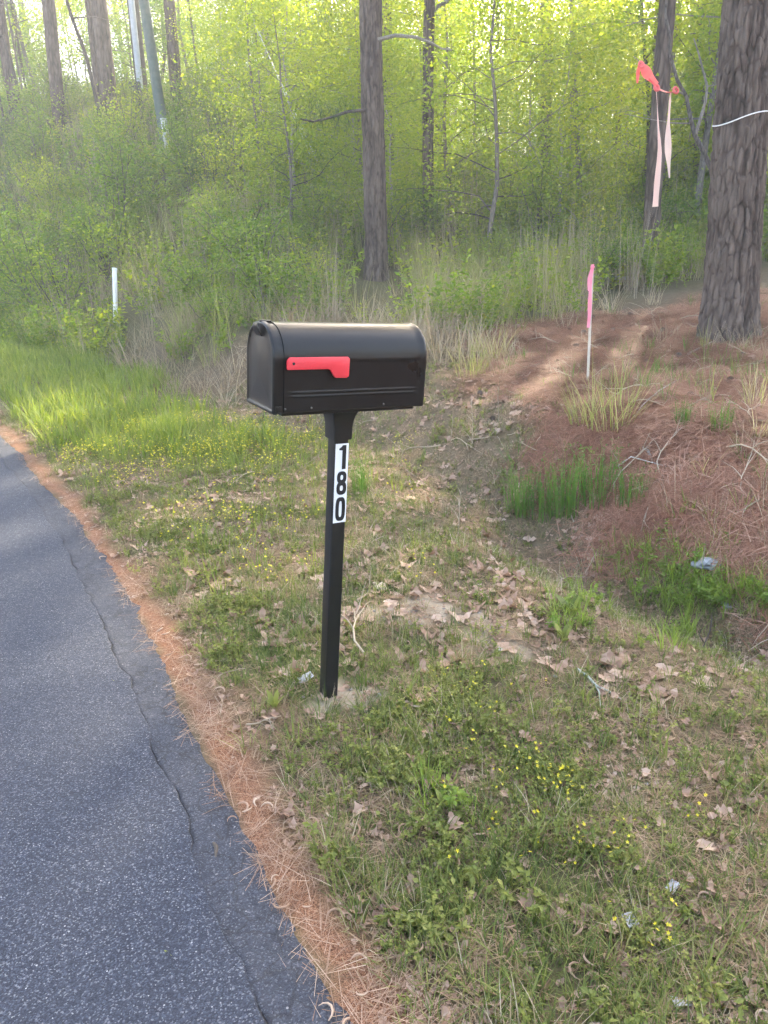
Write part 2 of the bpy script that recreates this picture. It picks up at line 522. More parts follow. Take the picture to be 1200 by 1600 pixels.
def z_meadow(x, y):                                    # long fresh grass along the road ahead
    v = vroad(x, y)
    w = n2(x, y, .9, 66) - .5
    return sstep(y + w * 1.2, 5.6, 6.6) * (1 - sstep(y + w * 2, 12.0, 15.)) * sstep(v + .25 * w, .12, .4) * (1 - sstep(v + w * 1.2 - .10 * (y - 6), 1.0, 2.2))
def z_yellow(x, y):                                    # band of yellow bloom
    w = n2(x, y, .5, 67) - .5
    a = np.exp(-(((x + 1.55 + .15 * (y - 6.2)) / 1.0) ** 2 + ((y - 6.3 + w * 1.6) / .9) ** 2))
    b = .16 * np.exp(-(((x + .85) / .55) ** 2 + ((y - 4.2 + w) / .9) ** 2))
    return np.clip(a + b, 0, 1)
def z_green(x, y):                                     # lush short grass patches
    w = n2(x, y, .28, 68)
    v = vroad(x, y)
    a = np.exp(-((v - .47) / .22) ** 2) * (1 - sstep(y, 3.8, 5.2)) * sstep(y, 1.3, 1.9)
    b = np.exp(-(((x - .24) / .30) ** 2 + ((y - 1.72) / .42) ** 2))
    c = np.exp(-(((x - .02) / .28) ** 2 + ((y - 2.15) / .28) ** 2))
    g = np.maximum.reduce([a * 1.15, b * .9, c * .9, (.36 - .20 * sstep(x + .12 * (y - 1.5), .35, .8) + 0 * w)])
    return np.clip(g * (.3 + 1.2 * sstep(w, .36, .66)), 0, 1)
def z_brush(x, y):                                     # tall growth on the slope
    v = vroad(x, y)
    w = n2(x, y, 1.6, 69) - .5
    left = 12.6 - .35 * np.clip(x + 4, 0, 4)
    lim = np.where(x < .4, np.minimum(left, 10.2 + 0 * x), 9.6 + .45 * np.clip(x - 1.2, 0, 4))
    lim = np.where(x < -3, 11.6 + 0 * x, lim)
    return sstep(y + w * 1.8, lim - .6, lim + .5) * sstep(v, 1.0, 2.2)

# ------------------------------------------------------------------ ground sheet
def graded(a, b, step, lo, hi, g):
    c = list(np.arange(a, b, step))
    s, p = step, c[-1]
    while p < hi:
        s *= g; p += s; c.append(p)
    s, p, pre = step, a, []
    while p > lo:
        s *= g; p -= s; pre.append(p)
    return np.array(pre[::-1] + c)
gx = graded(-1.6, 2.6, .026, -600, 600, 1.055)
gy = graded(.6, 5.2, .026, -120, 900, 1.05)
GX, GY = np.meshgrid(gx, gy, indexing='ij')
GZ = terrain(GX, GY)
mb = MB()
mb.add(np.stack([GX, GY, GZ], -1).reshape(-1, 3), grid_faces(len(gx), len(gy))[:, ::-1], 0.5)
gme = mb.mesh('ground', M['ground'], True)
def put_attr(me, name, val):
    a = me.attributes.new(name, 'FLOAT', 'POINT')
    a.data.foreach_set('value', np.ascontiguousarray(val, float).ravel())
xx, yy = GX.ravel(), GY.ravel()
put_attr(gme, 'z_straw', np.clip(z_edge_straw(xx, yy) + z_bank(xx, yy), 0, 1))
put_attr(gme, 'z_sand', z_sand(xx, yy))
put_attr(gme, 'z_green', np.clip(.2 + .6 * z_green(xx, yy) * (yy < 9) + .5 * z_meadow(xx, yy) + .35 * z_brush(xx, yy), 0, 1))
ground = obj('ground', gme, kind='structure')

# ------------------------------------------------------------------ road: tarmac with a broken edge and a lengthwise crack
ys = np.concatenate([np.arange(-3, .6, .12), np.arange(.6, 8, .018)])
s_, p_ = .02, 8.0
while p_ < 380:
    s_ *= 1.05; p_ += s_; ys = np.append(ys, p_)
edge = xedge(ys) + .015 + .055 * (fbm(ys / .35, ys * 0, 71, 4) - .5) * 2 + .024 * (fbm(ys / .07, ys * 0, 72, 2) - .5)
crack = xedge(ys) - .155 + .05 * (fbm(ys / .5, ys * 0 + 3, 73, 3) - .5) + .036 * (fbm(ys / .07, ys * 0 + 5, 74, 3) - .5)
cols, zoff, zc, ze = [], [], [], []
def column(x, dz, c, e):
    cols.append(x); zoff.append(np.broadcast_to(dz, ys.shape)); zc.append(np.broadcast_to(c, ys.shape)); ze.append(np.broadcast_to(e, ys.shape))
cw = .0027 * (.15 + 1.8 * fbm(ys / .12, ys * 0 + 9, 75, 3) ** 1.5)
gap = .3 + .7 * sstep(fbm(ys / .12, ys * 0 + 2, 76, 3), .36, .62)
for w in (-6.2, -4.5, -3.0, -2.2, -1.6, -1.2, -.9, -.7, -.54, -.42, -.32, -.24, -.18, -.13, -.09, -.06, -.035, -.02):
    column(crack + w, 0., 0., 0.)
column(crack - cw - .004, 0., 0., 0.)
column(crack - cw, -.002 * gap, .4 * gap, .2)
column(crack - cw * .3, -.007 * gap, gap, .5)
column(crack + cw * .5, -.007 * gap, gap, .5)
column(crack + cw, -.004 * gap, .4 * gap, .8)
for f in np.linspace(.08, 1, 16):
    xr = crack + cw + .003 + (edge - crack - cw - .003) * f
    lump = .007 * (fbm(xr / .16, ys / .16, 77, 2) - .5) + .009 * (fbm(xr / .016, ys / .016, 79, 2) - .5) * f - .010 * f ** 4
    column(xr, -.004 + lump, 0., 1.)
column(edge + .006, -.022, 0., 1.)
column(edge + .008, -.07, 0., 1.)
X = np.array(cols).T
Y = np.repeat(ys[:, None], X.shape[1], 1)
micro = .004 * (fbm(X / .03, Y / .03, 78, 2) - .5) * (np.abs(X - crack[:, None]) < .6)
Z = zrise(Y) + .012 + np.array(zoff).T + micro - .02 * np.clip(-(X - edge[:, None]) - .3, 0, 3) * 0
mb = MB()
mb.add(np.stack([X, Y, Z], -1).reshape(-1, 3), grid_faces(*X.shape)[:, ::-1], .5)
rme = mb.mesh('road', M['asphalt'], True)
put_attr(rme, 'z_crack', np.array(zc).T)
put_attr(rme, 'z_edge', np.array(ze).T)
road = obj('road', rme, kind='structure')

# ------------------------------------------------------------------ mailbox on its leaning post
def bm_mesh(name, bm, mat, smooth_angle=None):
    me = bpy.data.meshes.new(name)
    bmesh.ops.recalc_face_normals(bm, faces=bm.faces)
    bm.to_mesh(me); bm.free()
    me.materials.append(mat)
    if smooth_angle:
        me.polygons.foreach_set('use_smooth', np.ones(len(me.polygons), bool))
        me.set_sharp_from_angle(angle=R(smooth_angle))
    return me
def box_bm(bm, x0, x1, y0, y1, z0, z1, bev=0.):
    r = bmesh.ops.create_cube(bm, size=1)
    for v in r['verts']:
        v.co = Vector(((x0 + x1) / 2 + v.co.x * (x1 - x0), (y0 + y1) / 2 + v.co.y * (y1 - y0), (z0 + z1) / 2 + v.co.z * (z1 - z0)))
    if bev:
        es = list({e for v in r['verts'] for e in v.link_edges})
        bmesh.ops.bevel(bm, geom=es, offset=bev, segments=2, affect='EDGES', profile=.5)
    return bm
def loft(mb, sections, cap0=True, cap1=True):
    S = np.array(sections)
    k, n = S.shape[:2]
    mb.add(S.reshape(-1, 3), grid_faces(k, n, True), .5)
    if cap0: mb.add(S[0], np.arange(n)[None], .5)
    if cap1: mb.add(S[-1], np.arange(n)[::-1][None], .5)
    return mb
def recalc(me, ang=35):
    bm = bmesh.new(); bm.from_mesh(me)
    bmesh.ops.remove_doubles(bm, verts=bm.verts, dist=1e-5)
    bmesh.ops.recalc_face_normals(bm, faces=bm.faces)
    bm.to_mesh(me); bm.free()
    me.polygons.foreach_set('use_smooth', np.ones(len(me.polygons), bool))
    me.set_sharp_from_angle(angle=R(ang))
    return me

BX, BY = -.2342, 2.344
BL, BW, BH, BZ, X0 = .521, .206, .252, 1.065, -.264
BYO = .0097
mbx = thing('mailbox', 'black metal mailbox with lowered red flag on a leaning black post numbered 180', 'mailbox',
            (BX, BY, float(terrain(np.array(BX), np.array(BY)))))
tilt = Matrix.Rotation(.5253, 4, 'Z') @ Matrix.Rotation(.0941, 4, 'Y') @ Matrix.Rotation(.0459, 4, 'X')
mbx.rotation_euler = tilt.to_euler()
z_base = mbx.location.z
DZ = -z_base                                            # pose was taken from height zero

def arch(w, spring, h, n_side=26, n_arc=36, rbot=.006, emboss=0.):
    """cross-section in (y, z) from near bottom corner over the top to the far one"""
    pts = []
    zs = np.linspace(rbot, spring, n_side)
    for z in zs:
        e = 0.
        for zc_ in (.048, .060, .150, .158):
            e += .0022 * np.exp(-((z - zc_) / .0022) ** 2)
        pts.append((-w - emboss * e, z))
    for a in np.linspace(0, math.pi, n_arc)[1:-1]:
        c, s = math.cos(a), math.sin(a)
        pts.append((-w * np.sign(c) * abs(c) ** .92, spring + (h - spring) * s ** .96))
    for z in zs[::-1]:
        e = 0.
        for zc_ in (.048, .060, .150, .158):
            e += .0022 * np.exp(-((z - zc_) / .0022) ** 2)
        pts.append((w + emboss * e, z))
    pts.append((w - rbot, 0)); pts.append((-w + rbot, 0))
    return np.array(pts)
def ring(x, sec):
    return np.stack([np.full(len(sec), x), sec[:, 0] + BYO, sec[:, 1] + BZ + DZ], -1)
w_, sp = BW / 2, .150
NS = 60
body = MB()
secs = []
def S(dw, em, dh=0):
    return arch(w_ + dw, sp, BH + dw + dh, NS, 40, .004, em)
for x, dw, em in ((.012, -.003, 0), (.030, -.003, 0), (.031, 0., 0), (.055, 0., 0), (.062, 0., 1), (BL - .045, 0., 1), (BL - .036, 0., 0),
                  (BL - .016, 0, 0), (BL - .010, .0022, 0), (BL - .004, .0022, 0), (BL, 0., 0), (BL, -.006, 0), (BL - .004, -.012, 0)):
    secs.append(ring(X0 + x, S(dw, em)))
loft(body, secs)
box_body = obj('body', recalc(body.mesh('mailbox_body', M['blackbox']), 40), mbx)
# rivets along the bottom flange
for x in (.035, .12, .37):
    bm = bmesh.new()
    bmesh.ops.create_uvsphere(bm, u_segments=10, v_segments=6, radius=.0034)
    for v in bm.verts:
        v.co.y *= .5
    obj('rivet', bm_mesh('rivet', bm, M['steel'], 60), box_body, (X0 + x, BYO - w_ - .0005, BZ + DZ + .013))
# bottom tray under the box
bm = bmesh.new(); box_bm(bm, X0 + .03, X0 + BL - .03, BYO - w_ + .012, BYO + w_ - .012, BZ + DZ - .010, BZ + DZ + .002, .002)
obj('floor_plate', bm_mesh('floor_plate', bm, M['blackbox'], 40), box_body)
# door: dished plate with a lip that wraps the front of the body
door = MB()
secs = []
for x, dw in ((.010, .0022), (.003, .0022), (-.001, .0018), (-.004, -.001), (-.0045, -.005), (-.002, -.009), (-.001, -.013), (-.0025, -.04), (-.004, -.07), (-.005, -.095)):
    k = (w_ + dw) / w_
    sec = S(0, 0)
    cz = .125
    sec = np.stack([sec[:, 0] * k, (sec[:, 1] - cz) * ((BH / 2 + dw) / (BH / 2)) + cz], -1)
    secs.append(ring(X0 + x, sec))
loft(door, secs)
door_o = obj('door', recalc(door.mesh('mailbox_door', M['blackbox']), 40), mbx)
# pull tab at the top of the door and its catch on the body
tab = MB()
path = []
for t in np.linspace(0, 1, 9):
    path.append((X0 - .004 - .012 * math.sin(t * math.pi * .62), BYO, BZ + DZ + BH - .040 + .036 * t))
secs = []
for k, p in enumerate(path):
    hw = .020 - .004 * (k / 8) ** 3
    th = .0022
    secs.append([(p[0] - th, p[1] - hw, p[2]), (p[0] + th, p[1] - hw, p[2]), (p[0] + th, p[1] + hw, p[2]), (p[0] - th, p[1] + hw, p[2])])
loft(tab, secs)
obj('pull_tab', recalc(tab.mesh('pull_tab', M['blackbox'])), door_o)
bm = bmesh.new(); box_bm(bm, X0 - .004, X0 + .030, BYO - .008, BYO + .008, BZ + DZ + BH - .002, BZ + DZ + BH + .005, .002)
obj('catch', bm_mesh('catch', bm, M['blackbox'], 40), box_body)
# hinge ears at the door's foot
for sy in (-1, 1):
    bm = bmesh.new(); box_bm(bm, X0 + .004, X0 + .022, BYO + sy * (w_ + .0045) - .0015, BYO + sy * (w_ + .0045) + .0015, BZ + DZ + .004, BZ + DZ + .022, .001)
    obj('hinge', bm_mesh('hinge', bm, M['blackbox'], 40), door_o)
# red flag, lying level
fx = X0 + .036
outl = [(0, .128), (.130, .128), (.137, .125), (.148, .108), (.154, .102), (.192, .101), (.199, .106), (.200, .157), (.194, .163), (.006, .163), (0, .157), (-.002, .152), (-.002, .134)]
bm = bmesh.new()
fv = [bm.verts.new((fx + x, BYO - w_ - .008, BZ + DZ + z)) for x, z in outl]
f = bm.faces.new(fv)
ex = bmesh.ops.extrude_face_region(bm, geom=[f])
for g in ex['geom']:
    if isinstance(g, bmesh.types.BMVert):
        g.co.y -= .007
bmesh.ops.recalc_face_normals(bm, faces=bm.faces)
sharp = [e for e in bm.edges if all(abs(v.co.y - (BYO - w_ - .015)) < 1e-4 for v in e.verts)]
bmesh.ops.bevel(bm, geom=sharp, offset=.0022, segments=2, affect='EDGES', profile=.5)
flag = obj('flag', bm_mesh('flag', bm, M['red'], 35), mbx, label='red signal flag lying level along the side')
bm = bmesh.new()
bmesh.ops.create_cone(bm, cap_ends=True, segments=16, radius1=.0042, radius2=.0042, depth=.016)
bmesh.ops.rotate(bm, verts=bm.verts, matrix=Matrix.Rotation(math.pi / 2, 3, 'X'))
obj('pivot_screw', bm_mesh('pivot_screw', bm, M['digit'], 40), flag, (fx + .017, BYO - w_ - .0085, BZ + DZ + .146))
# post and flared socket
def sq(hw, z, r=.006, yo=0., n=5):
    pts = []
    for q, (sx, sy) in enumerate(((1, 1), (-1, 1), (-1, -1), (1, -1))):
        for a in np.linspace(q * math.pi / 2, (q + 1) * math.pi / 2, n):
            pts.append((sx * (hw - r) + r * math.cos(a), yo + sy * (hw - r) + r * math.sin(a), z))
    return pts
post = MB()
PH = .0255
loft(post, [sq(PH, z) for z in (-.25, BZ + DZ - .09, BZ + DZ - .005)])
post_o = obj('post', recalc(post.mesh('mailbox_post', M['black'])), mbx)
sock = MB()
zt = BZ + DZ - .010
loft(sock, [sq(.0275, zt - .100), sq(.033, zt - .099), sq(.034, zt - .085), sq(.034, zt - .060), sq(.036, zt - .040), sq(.040, zt - .022), sq(.047, zt - .008, .008), sq(.052, zt, .008)])
obj('flared_bracket', recalc(sock.mesh('flared_bracket', M['black']), 30), mbx)
# number strip: white sticker with the digits 1 8 0 down the post
sz1, sz0 = zt - .112, zt - .112 - .268
st = MB()
SY = -PH - .0012
xs = np.linspace(-.0225, .0248, 4)
zz = np.linspace(sz0, sz1, 14)
XX, ZZ = np.meshgrid(xs, zz, indexing='ij')
st.add(np.stack([XX, np.full_like(XX, SY) - .0003 * (fbm(XX / .02, ZZ / .02, 91, 2) - .5), ZZ], -1).reshape(-1, 3), grid_faces(4, 14), .5)
stick = obj('number_sticker', recalc(st.mesh('number_sticker', M['sticker'])), mbx, label='white strip printed 180 downwards')
def ringshape(mb, cx, cz, hw, hh, iw, ih, y, pw=2.6, n=40):
    a = np.arange(n) / n * 2 * np.pi
    def se(w, h):
        c, s = np.cos(a), np.sin(a)
        return np.stack([cx + w * np.sign(c) * abs(c) ** (2 / pw), np.full(n, y), cz + h * np.sign(s) * abs(s) ** (2 / pw)], -1)
    o_, i_ = se(hw, hh), se(iw, ih)
    o2, i2 = o_ + [0, .0006, 0], i_ + [0, .0006, 0]
    mb.add(np.concatenate([o2, o_, i_, i2]), grid_faces(4, n, True), .5)
DY = SY - .0011
cx = .0035
d8 = sz1 - .005
dg = MB()
pl = [(-.012, -.015), (-.012, -.010), (-.005, -.005), (-.002, 0), (.0085, 0), (.0085, -.074), (-.0025, -.074), (-.0025, -.016)]
pv = np.array([(cx + .002 + a * 1.25, DY, d8 + b * 1.08) for a, b in pl])
dg.add(np.concatenate([pv, pv + [0, .0006, 0]]), np.array([[i, (i + 1) % 8, 8 + (i + 1) % 8, 8 + i] for i in range(8)]), .5)
dg.add(pv, np.array([[0, 1, 2, 7], [2, 3, 4, 7], [4, 5, 6, 7]]), .5)
obj('digit', dg.mesh('digit_one', M['digit']), stick, label='printed numeral 1')
dg = MB(); c8 = d8 - .0875
ringshape(dg, cx, c8 - .0200, .0172, .0205, .0052, .0085, DY)
ringshape(dg, cx, c8 - .0565, .0180, .0225, .0058, .0090, DY - .0003)
obj('digit', dg.mesh('digit_eight', M['digit']), stick, label='printed numeral 8')
dg = MB(); c0 = d8 - .1755
ringshape(dg, cx - .001, c0 - .0405, .0180, .0410, .0055, .0275, DY, 3.2)
obj('digit', dg.mesh('digit_zero', M['digit']), stick, label='printed numeral 0')

# ------------------------------------------------------------------ stakes
def ribbon(name, pts, widths, mat, parent=None, twist=None, wdir=(1, 0, 0)):
    """flagging tape: strip along pts with given widths, width direction turning by twist"""
    P = np.array(pts, float)
    k = np.linspace(0, len(P) - 1, 24)
    C = np.stack([np.interp(k, np.arange(len(P)), P[:, i]) for i in range(3)], -1)
    for _ in range(2):
        C[1:-1] = (C[:-2] + 2 * C[1:-1] + C[2:]) / 4
    wd = np.interp(k, np.arange(len(P)), widths)
    tw = np.interp(k, np.arange(len(P)), twist if twist is not None else np.zeros(len(P)))
    ph = rng.uniform(0, 6)
    C = C + (np.sin(k * 2.1 + ph) * .10 * wd)[:, None] * np.array([.6, 1, 0]); wd = wd * (1 + .16 * np.sin(k * 3.3 + ph))
    tw = tw + .35 * np.sin(k * 1.7 + ph)
    d = np.stack([np.cos(tw), np.sin(tw), 0 * tw], -1)
    T = unit(np.gradient(C, axis=0))
    d = unit(d - T * (d * T).sum(-1, keepdims=True))
    V = np.stack([C - d * wd[:, None] / 2, C - d * 0 + np.cross(T, d) * wd[:, None] * .12, C + d * wd[:, None] / 2], 1)
    m_ = MB(); m_.add(V.reshape(-1, 3), grid_faces(len(C), 3), np.repeat(np.clip(np.linspace(.2, .8, len(C)) + .1 * rng.normal(size=len(C)), 0, 1), 3))
    return obj(name, m_.mesh(name, mat, True), parent)

sb = on_ground(918, 600)
stake = thing('survey_stake', 'thin wooden survey stake with pink flagging tape stuck in the pine straw bank', 'stake', sb)
stop = at_y(926, 414, sb[1]) - sb
m_ = MB(); secs = []
for t in (-.1, 0, .5, 1):
    c = stop * t if t >= 0 else np.array([0, 0, -.12])
    secs.append([(c[0] - .010, c[1] - .005, c[2]), (c[0] + .010, c[1] - .005, c[2]), (c[0] + .010, c[1] + .005, c[2]), (c[0] - .010, c[1] + .005, c[2])])
loft(m_, secs)
obj('lath', recalc(m_.mesh('lath', M['lath'])), stake)
q = lambda px, py, dy=0.: at_y(px, py, sb[1] + dy) - sb
ribbon('tape', [q(926, 413, -.02), q(924, 430, -.025), q(922, 460, -.03), q(921, 490, -.03), q(919, 512, -.025)], [.028, .045, .032, .042, .03], M['pink'], stake, [.1, .5, .9, .4, .2])
ribbon('tape', [q(925, 418, -.025), q(920, 436, -.05), q(919, 455, -.05)], [.02, .028, .018], M['pink'], stake, [.3, .8, .5])
m_ = MB()
ring_ = [(stop * .985)[None] + np.stack([.014 * np.cos(a), .010 * np.sin(a), 0 * a], -1) for a in [np.linspace(0, 2 * np.pi, 13)]][0]
tube(m_, ring_, .006, 5, False)
obj('tape_knot', m_.mesh('tape_knot', M['pink'], True), stake)

wb = base_at(180, 516, 12.6)
whs = thing('marker_post', 'slim white plastic marker post standing where the long grass meets the brush', 'post', wb)
wt = at_y(179, 419, wb[1]) - wb
m_ = MB(); tube(m_, [(0, 0, -.2), (0, 0, 0), wt * .5, wt * .985, wt], [.036, .036, .036, .036, .030], 14)
obj('pipe', recalc(m_.mesh('marker_pipe', M['pvc'])), whs)
m_ = MB(); tube(m_, [wt * .97, wt * .99, wt * 1.005], [.040, .040, .034], 14)
obj('cap', recalc(m_.mesh('marker_cap', M['pvc'])), whs)

# ------------------------------------------------------------------ utility poles and guy wires
def pole_axis(bpx, bpy_, tpx, Y, h):
    b = base_at(bpx, bpy_, Y)
    t0 = at_y(bpx, bpy_, Y); t1 = at_y(tpx, 0, Y)
    d = (t1 - t0); d = d / d[2]
    return b, d * h
u1, a1 = pole_axis(232, 225, 209, 24., 11.5)
up = thing('utility_pole', 'weathered wooden utility pole with pale conduit and dark meter box in the wood', 'utility pole', u1)
tt = np.linspace(0, 1, 24)
m_ = MB(); tube(m_, a1[None] * tt[:, None] - np.array([0, 0, .3]) * (tt[:, None] == 0), .17 - .05 * tt, 16)
obj('shaft', m_.mesh('pole_shaft', M['polewood'], True), up)
def along(a, z): return a * (z / a[2])
zbx = at_y(214, 150, 24.)[2] - u1[2]
m_ = MB(); off = np.array([.02, -.22, 0])
tube(m_, [along(a1, z) + off for z in np.linspace(zbx + .1, 11, 10)], .085, 12)
obj('conduit', m_.mesh('conduit', M['conduit'], True), up)
bm = bmesh.new(); c = along(a1, zbx) + np.array([-.10, -.24, 0]); box_bm(bm, c[0] - .17, c[0] + .17, c[1] - .1, c[1] + .1, c[2] - .34, c[2] + .30, .03)
mbo = obj('meter_box', bm_mesh('meter_box', bm, M['darkbox'], 40), up)
m_ = MB(); tube(m_, [c + [-.05, -.02, -.33], c + [-.05, -.02, -1.6]], .03, 8)
obj('cable', m_.mesh('cable', M['darkbox'], True), mbo)
m_ = MB(); tube(m_, [along(a1, 10.6) + [-1.1, 0, 0], along(a1, 10.6) + [1.1, 0, 0]], .06, 4)
obj('crossarm', m_.mesh('crossarm', M['polewood']), up)

u2, a2 = pole_axis(265, 272, 224, 20., 10.)
up2 = thing('utility_pole', 'dark green leaning pole with worn white paint around its foot', 'utility pole', u2)
m_ = MB(); tube(m_, a2[None] * tt[:, None], .125 - .03 * tt, 14)
obj('shaft', m_.mesh('pole_shaft', M['greenpaint'], True), up2)
z0 = at_y(266, 270, 20.)[2] - u2[2]; z1 = at_y(252, 186, 20.)[2] - u2[2]
m_ = MB(); tube(m_, [along(a2, z) + [.05, -.055, 0] for z in np.linspace(max(z0 - .8, .05), z1, 8)], .09, 12)
obj('guard', m_.mesh('guard', M['whitewear'], True), up2)
for k, (px, py, s) in enumerate(((497, 215, 'upper'), (507, 212, 'lower'))):
    g = base_at(px, py, 18.5)
    top = u1 + along(a1, 10.4 - .9 * k)
    m_ = MB(); t = np.linspace(0, 1, 16)[:, None]
    tube(m_, (top - g) * t - np.array([0, 0, .25]) * t * (1 - t) * 4 * .3, .011, 6)
    gw = thing('guy_wire', ('steel guy wire running from the brush to the top of the conduit pole',
                            'steel guy wire running from the brush to the conduit pole below its mate')[k], 'wire', g, 'guy wires of the utility pole')
    obj('strand', m_.mesh('guy_strand', M['wire'], True), gw)
    m_ = MB(); tube(m_, [(0, 0, -.2), (0, 0, .12)], .02, 8); obj('anchor_rod', m_.mesh('anchor_rod', M['wire']), gw)

# ------------------------------------------------------------------ trees
def voro_edge(u, v, nu, seed):
    """distance to the cell border for a jittered grid, wrapping every nu cells in u"""
    iu, iv = np.floor(u), np.floor(v)
    d1 = np.full(u.shape, 9.); d2 = np.full(u.shape, 9.); cid = np.zeros(u.shape)
    for a in (-1, 0, 1):
        for b in (-1, 0, 1):
            cu, cv = iu + a, iv + b
            wu = np.mod(cu, nu)
            fu = cu + .15 + .7 * hash2(wu, cv, seed); fv = cv + .15 + .7 * hash2(wu, cv, seed + 1)
            d = np.hypot(u - fu, v - fv)
            h = hash2(wu, cv, seed + 2)
            near = d < d1
            d2 = np.where(near, d1, np.minimum(d2, d)); cid = np.where(near, h, cid); d1 = np.where(near, d, d1)
    return d2 - d1, cid

def pine_trunk(h, r0, axis, na, dz, z_end, relief=.02, cw=.055, ch=.16, flare=.3, taper=.5, seed=3, wob=.03):
    """bark plates as real relief up to z_end, coarser rings above"""
    zs = np.concatenate([np.arange(-.25, z_end, dz), np.arange(z_end, h + .6, .6)])
    th = np.arange(na) / na * 2 * np.pi
    Zg, T = np.meshgrid(zs, th, indexing='ij')
    nu = max(6, round(2 * math.pi * r0 / cw))
    cth, sth = np.cos(T) * r0, np.sin(T) * r0
    warp = 1.1 * (fbm(cth / .09 + 7, Zg / .14 + sth / .09, seed, 3) - .5)
    fine = fbm(cth / .022 + 3, Zg / .045 + sth / .022, seed + 4, 2)
    furrow = fbm(cth / .03 + sth / .045 + 11, Zg / .35, seed + 6, 3)
    e, cid = voro_edge(T / (2 * np.pi) * nu + warp * .8, Zg / ch + warp, nu, seed)
    rr = r0 * (1 - taper * np.clip(Zg, 0, h) / h) + r0 * flare * np.exp(-np.clip(Zg, 0, 9) / (.9 * r0 + .05)) * (1 + .35 * np.sin(T * 5 + seed))
    bump = np.clip(.55 * np.clip(e / .3, 0, 1) ** .7 * (.6 + .7 * cid) + .55 * sstep(furrow, .35, .62) + .45 * (fine - .5), 0, 1.3)
    rr = rr + relief * (bump - .6) + .012 * (vnoise(np.cos(T) * 1.5 + 3, Zg / .7 + np.sin(T) * 1.5, seed + 8) - .5)
    ax = np.asarray(axis, float)
    wx = wob * np.sin(zs * .55 + seed) * np.clip(zs / 3, 0, 1); wy = wob * np.cos(zs * .47 + seed * 2) * np.clip(zs / 3, 0, 1)
    cx_ = ax[0] * zs / ax[2] + wx; cy_ = ax[1] * zs / ax[2] + wy
    V = np.stack([cx_[:, None] + rr * np.cos(T), cy_[:, None] + rr * np.sin(T), Zg], -1)
    m_ = MB()
    m_.add(V.reshape(-1, 3), grid_faces(len(zs), na, True), np.clip(bump, 0, 1).ravel())
    return m_

def limb(mb, p0, d, L, r, n=6, droop=.0, wob=.12):
    p = [np.array(p0, float)]; d = np.array(d, float)
    for k in range(n):
        d = unit(d + rng.normal(size=3) * wob + np.array([0, 0, -droop]))
        p.append(p[-1] + d * L / n)
    P = np.array(p)
    tube(mb, P, np.linspace(r, r * .25, n + 1), 6)
    return P

def needle_tufts(mb, C, n=26, L=.17, w=.007):
    C = np.repeat(np.asarray(C), n, 0)
    N = len(C)
    d = unit(rng.normal(size=(N, 3)) + np.array([0, 0, .35]))
    ang = np.arctan2(d[:, 1], d[:, 0]); lean = np.arccos(np.clip(d[:, 2], -1, 1))
    blades(mb, C, ang, L * rng.uniform(.7, 1.15, N), np.full(N, w), lean, rng.uniform(0, .3, N), 1)

def pine_crown(h=7., spread=2.6, nl=26, seed=0):
    wood, green = MB(), MB()
    tube(wood, [(0, 0, -.1), (0, 0, h * .5), (.05, .03, h)], [.10, .07, .02], 7)
    tips = []
    for k in range(nl):
        z = h * (k + .5) / nl
        a = k * 2.4 + rng.uniform(-.4, .4)
        L = spread * (1 - .65 * z / h) * rng.uniform(.75, 1.15)
        P = limb(wood, (0, 0, z), (math.cos(a), math.sin(a), .35), L, .035, 6, .02)
        for q in range(2, 7):
            tips.append(P[q] + rng.normal(size=3) * .06)
            for _ in range(3):
                tips.append(P[q] + rng.normal(size=3) * np.array([.28, .28, .14]))
    needle_tufts(green, tips, 26, .26, .018)
    return wood.mesh('pine_limbs', M['thin_bark'], True), green.mesh('pine_needles', M['needles'])
PC = [pine_crown(7.5, 2.7, 26), pine_crown(6.5, 3.1, 24), pine_crown(8.5, 2.4, 28)]

PINE_SPOTS = []
def add_crown(root, axis, h, k):
    lm, nm = PC[k % 3]
    ax = np.asarray(axis, float) / axis[2]
    c = obj('crown', nm, root, tuple(ax * (h - 5.5)))
    b = obj('branches', lm, root, tuple(ax * (h - 5.5)))
    c.rotation_euler.z = b.rotation_euler.z = k * 1.7
    return c, b

def hero_pine(bp, tpx, width_px, h, label, na, dz, vis, relief, base=None, **kw):
    b = base
    top = at_y(tpx, 0, b[1]); t0 = at_y(bp[0], bp[1], b[1])
    ax = (top - t0); ax = ax / ax[2]
    depth = (np.linalg.inv(CR) @ (b - np.array([0, 0, EYE])))[2] * -1
    r = width_px * depth / FPX / 2
    root = thing('pine_tree', label, 'tree', b)
    obj('trunk', pine_trunk(h, r, ax, na, dz, vis, relief, **kw).mesh('pine_trunk', M['pine_bark'], True), root)
    PINE_SPOTS.append((b[0], b[1]))
    return root, ax, r, depth

big_b = on_ground(1137, 533)
big, big_ax, big_r, big_d = hero_pine((1137, 533), 1172, 74, 17, 'stout pine with furrowed grey bark and white string tied round its trunk', 220, .013, 6.4, .032,
                                      base=big_b, cw=.060, ch=.22, flare=.26, taper=.45, seed=5, wob=.02)
add_crown(big, big_ax, 17, 0)
mid_b = on_ground(588, 436)
midp, mid_ax, mid_r, mid_d = hero_pine((588, 436), 582, 34, 17, 'straight dark pine rising from the dry brush behind the mailbox', 90, .03, 6.5, .026,
                                       base=mid_b, cw=.07, ch=.2, flare=.2, seed=9)
add_crown(midp, mid_ax, 17, 1)
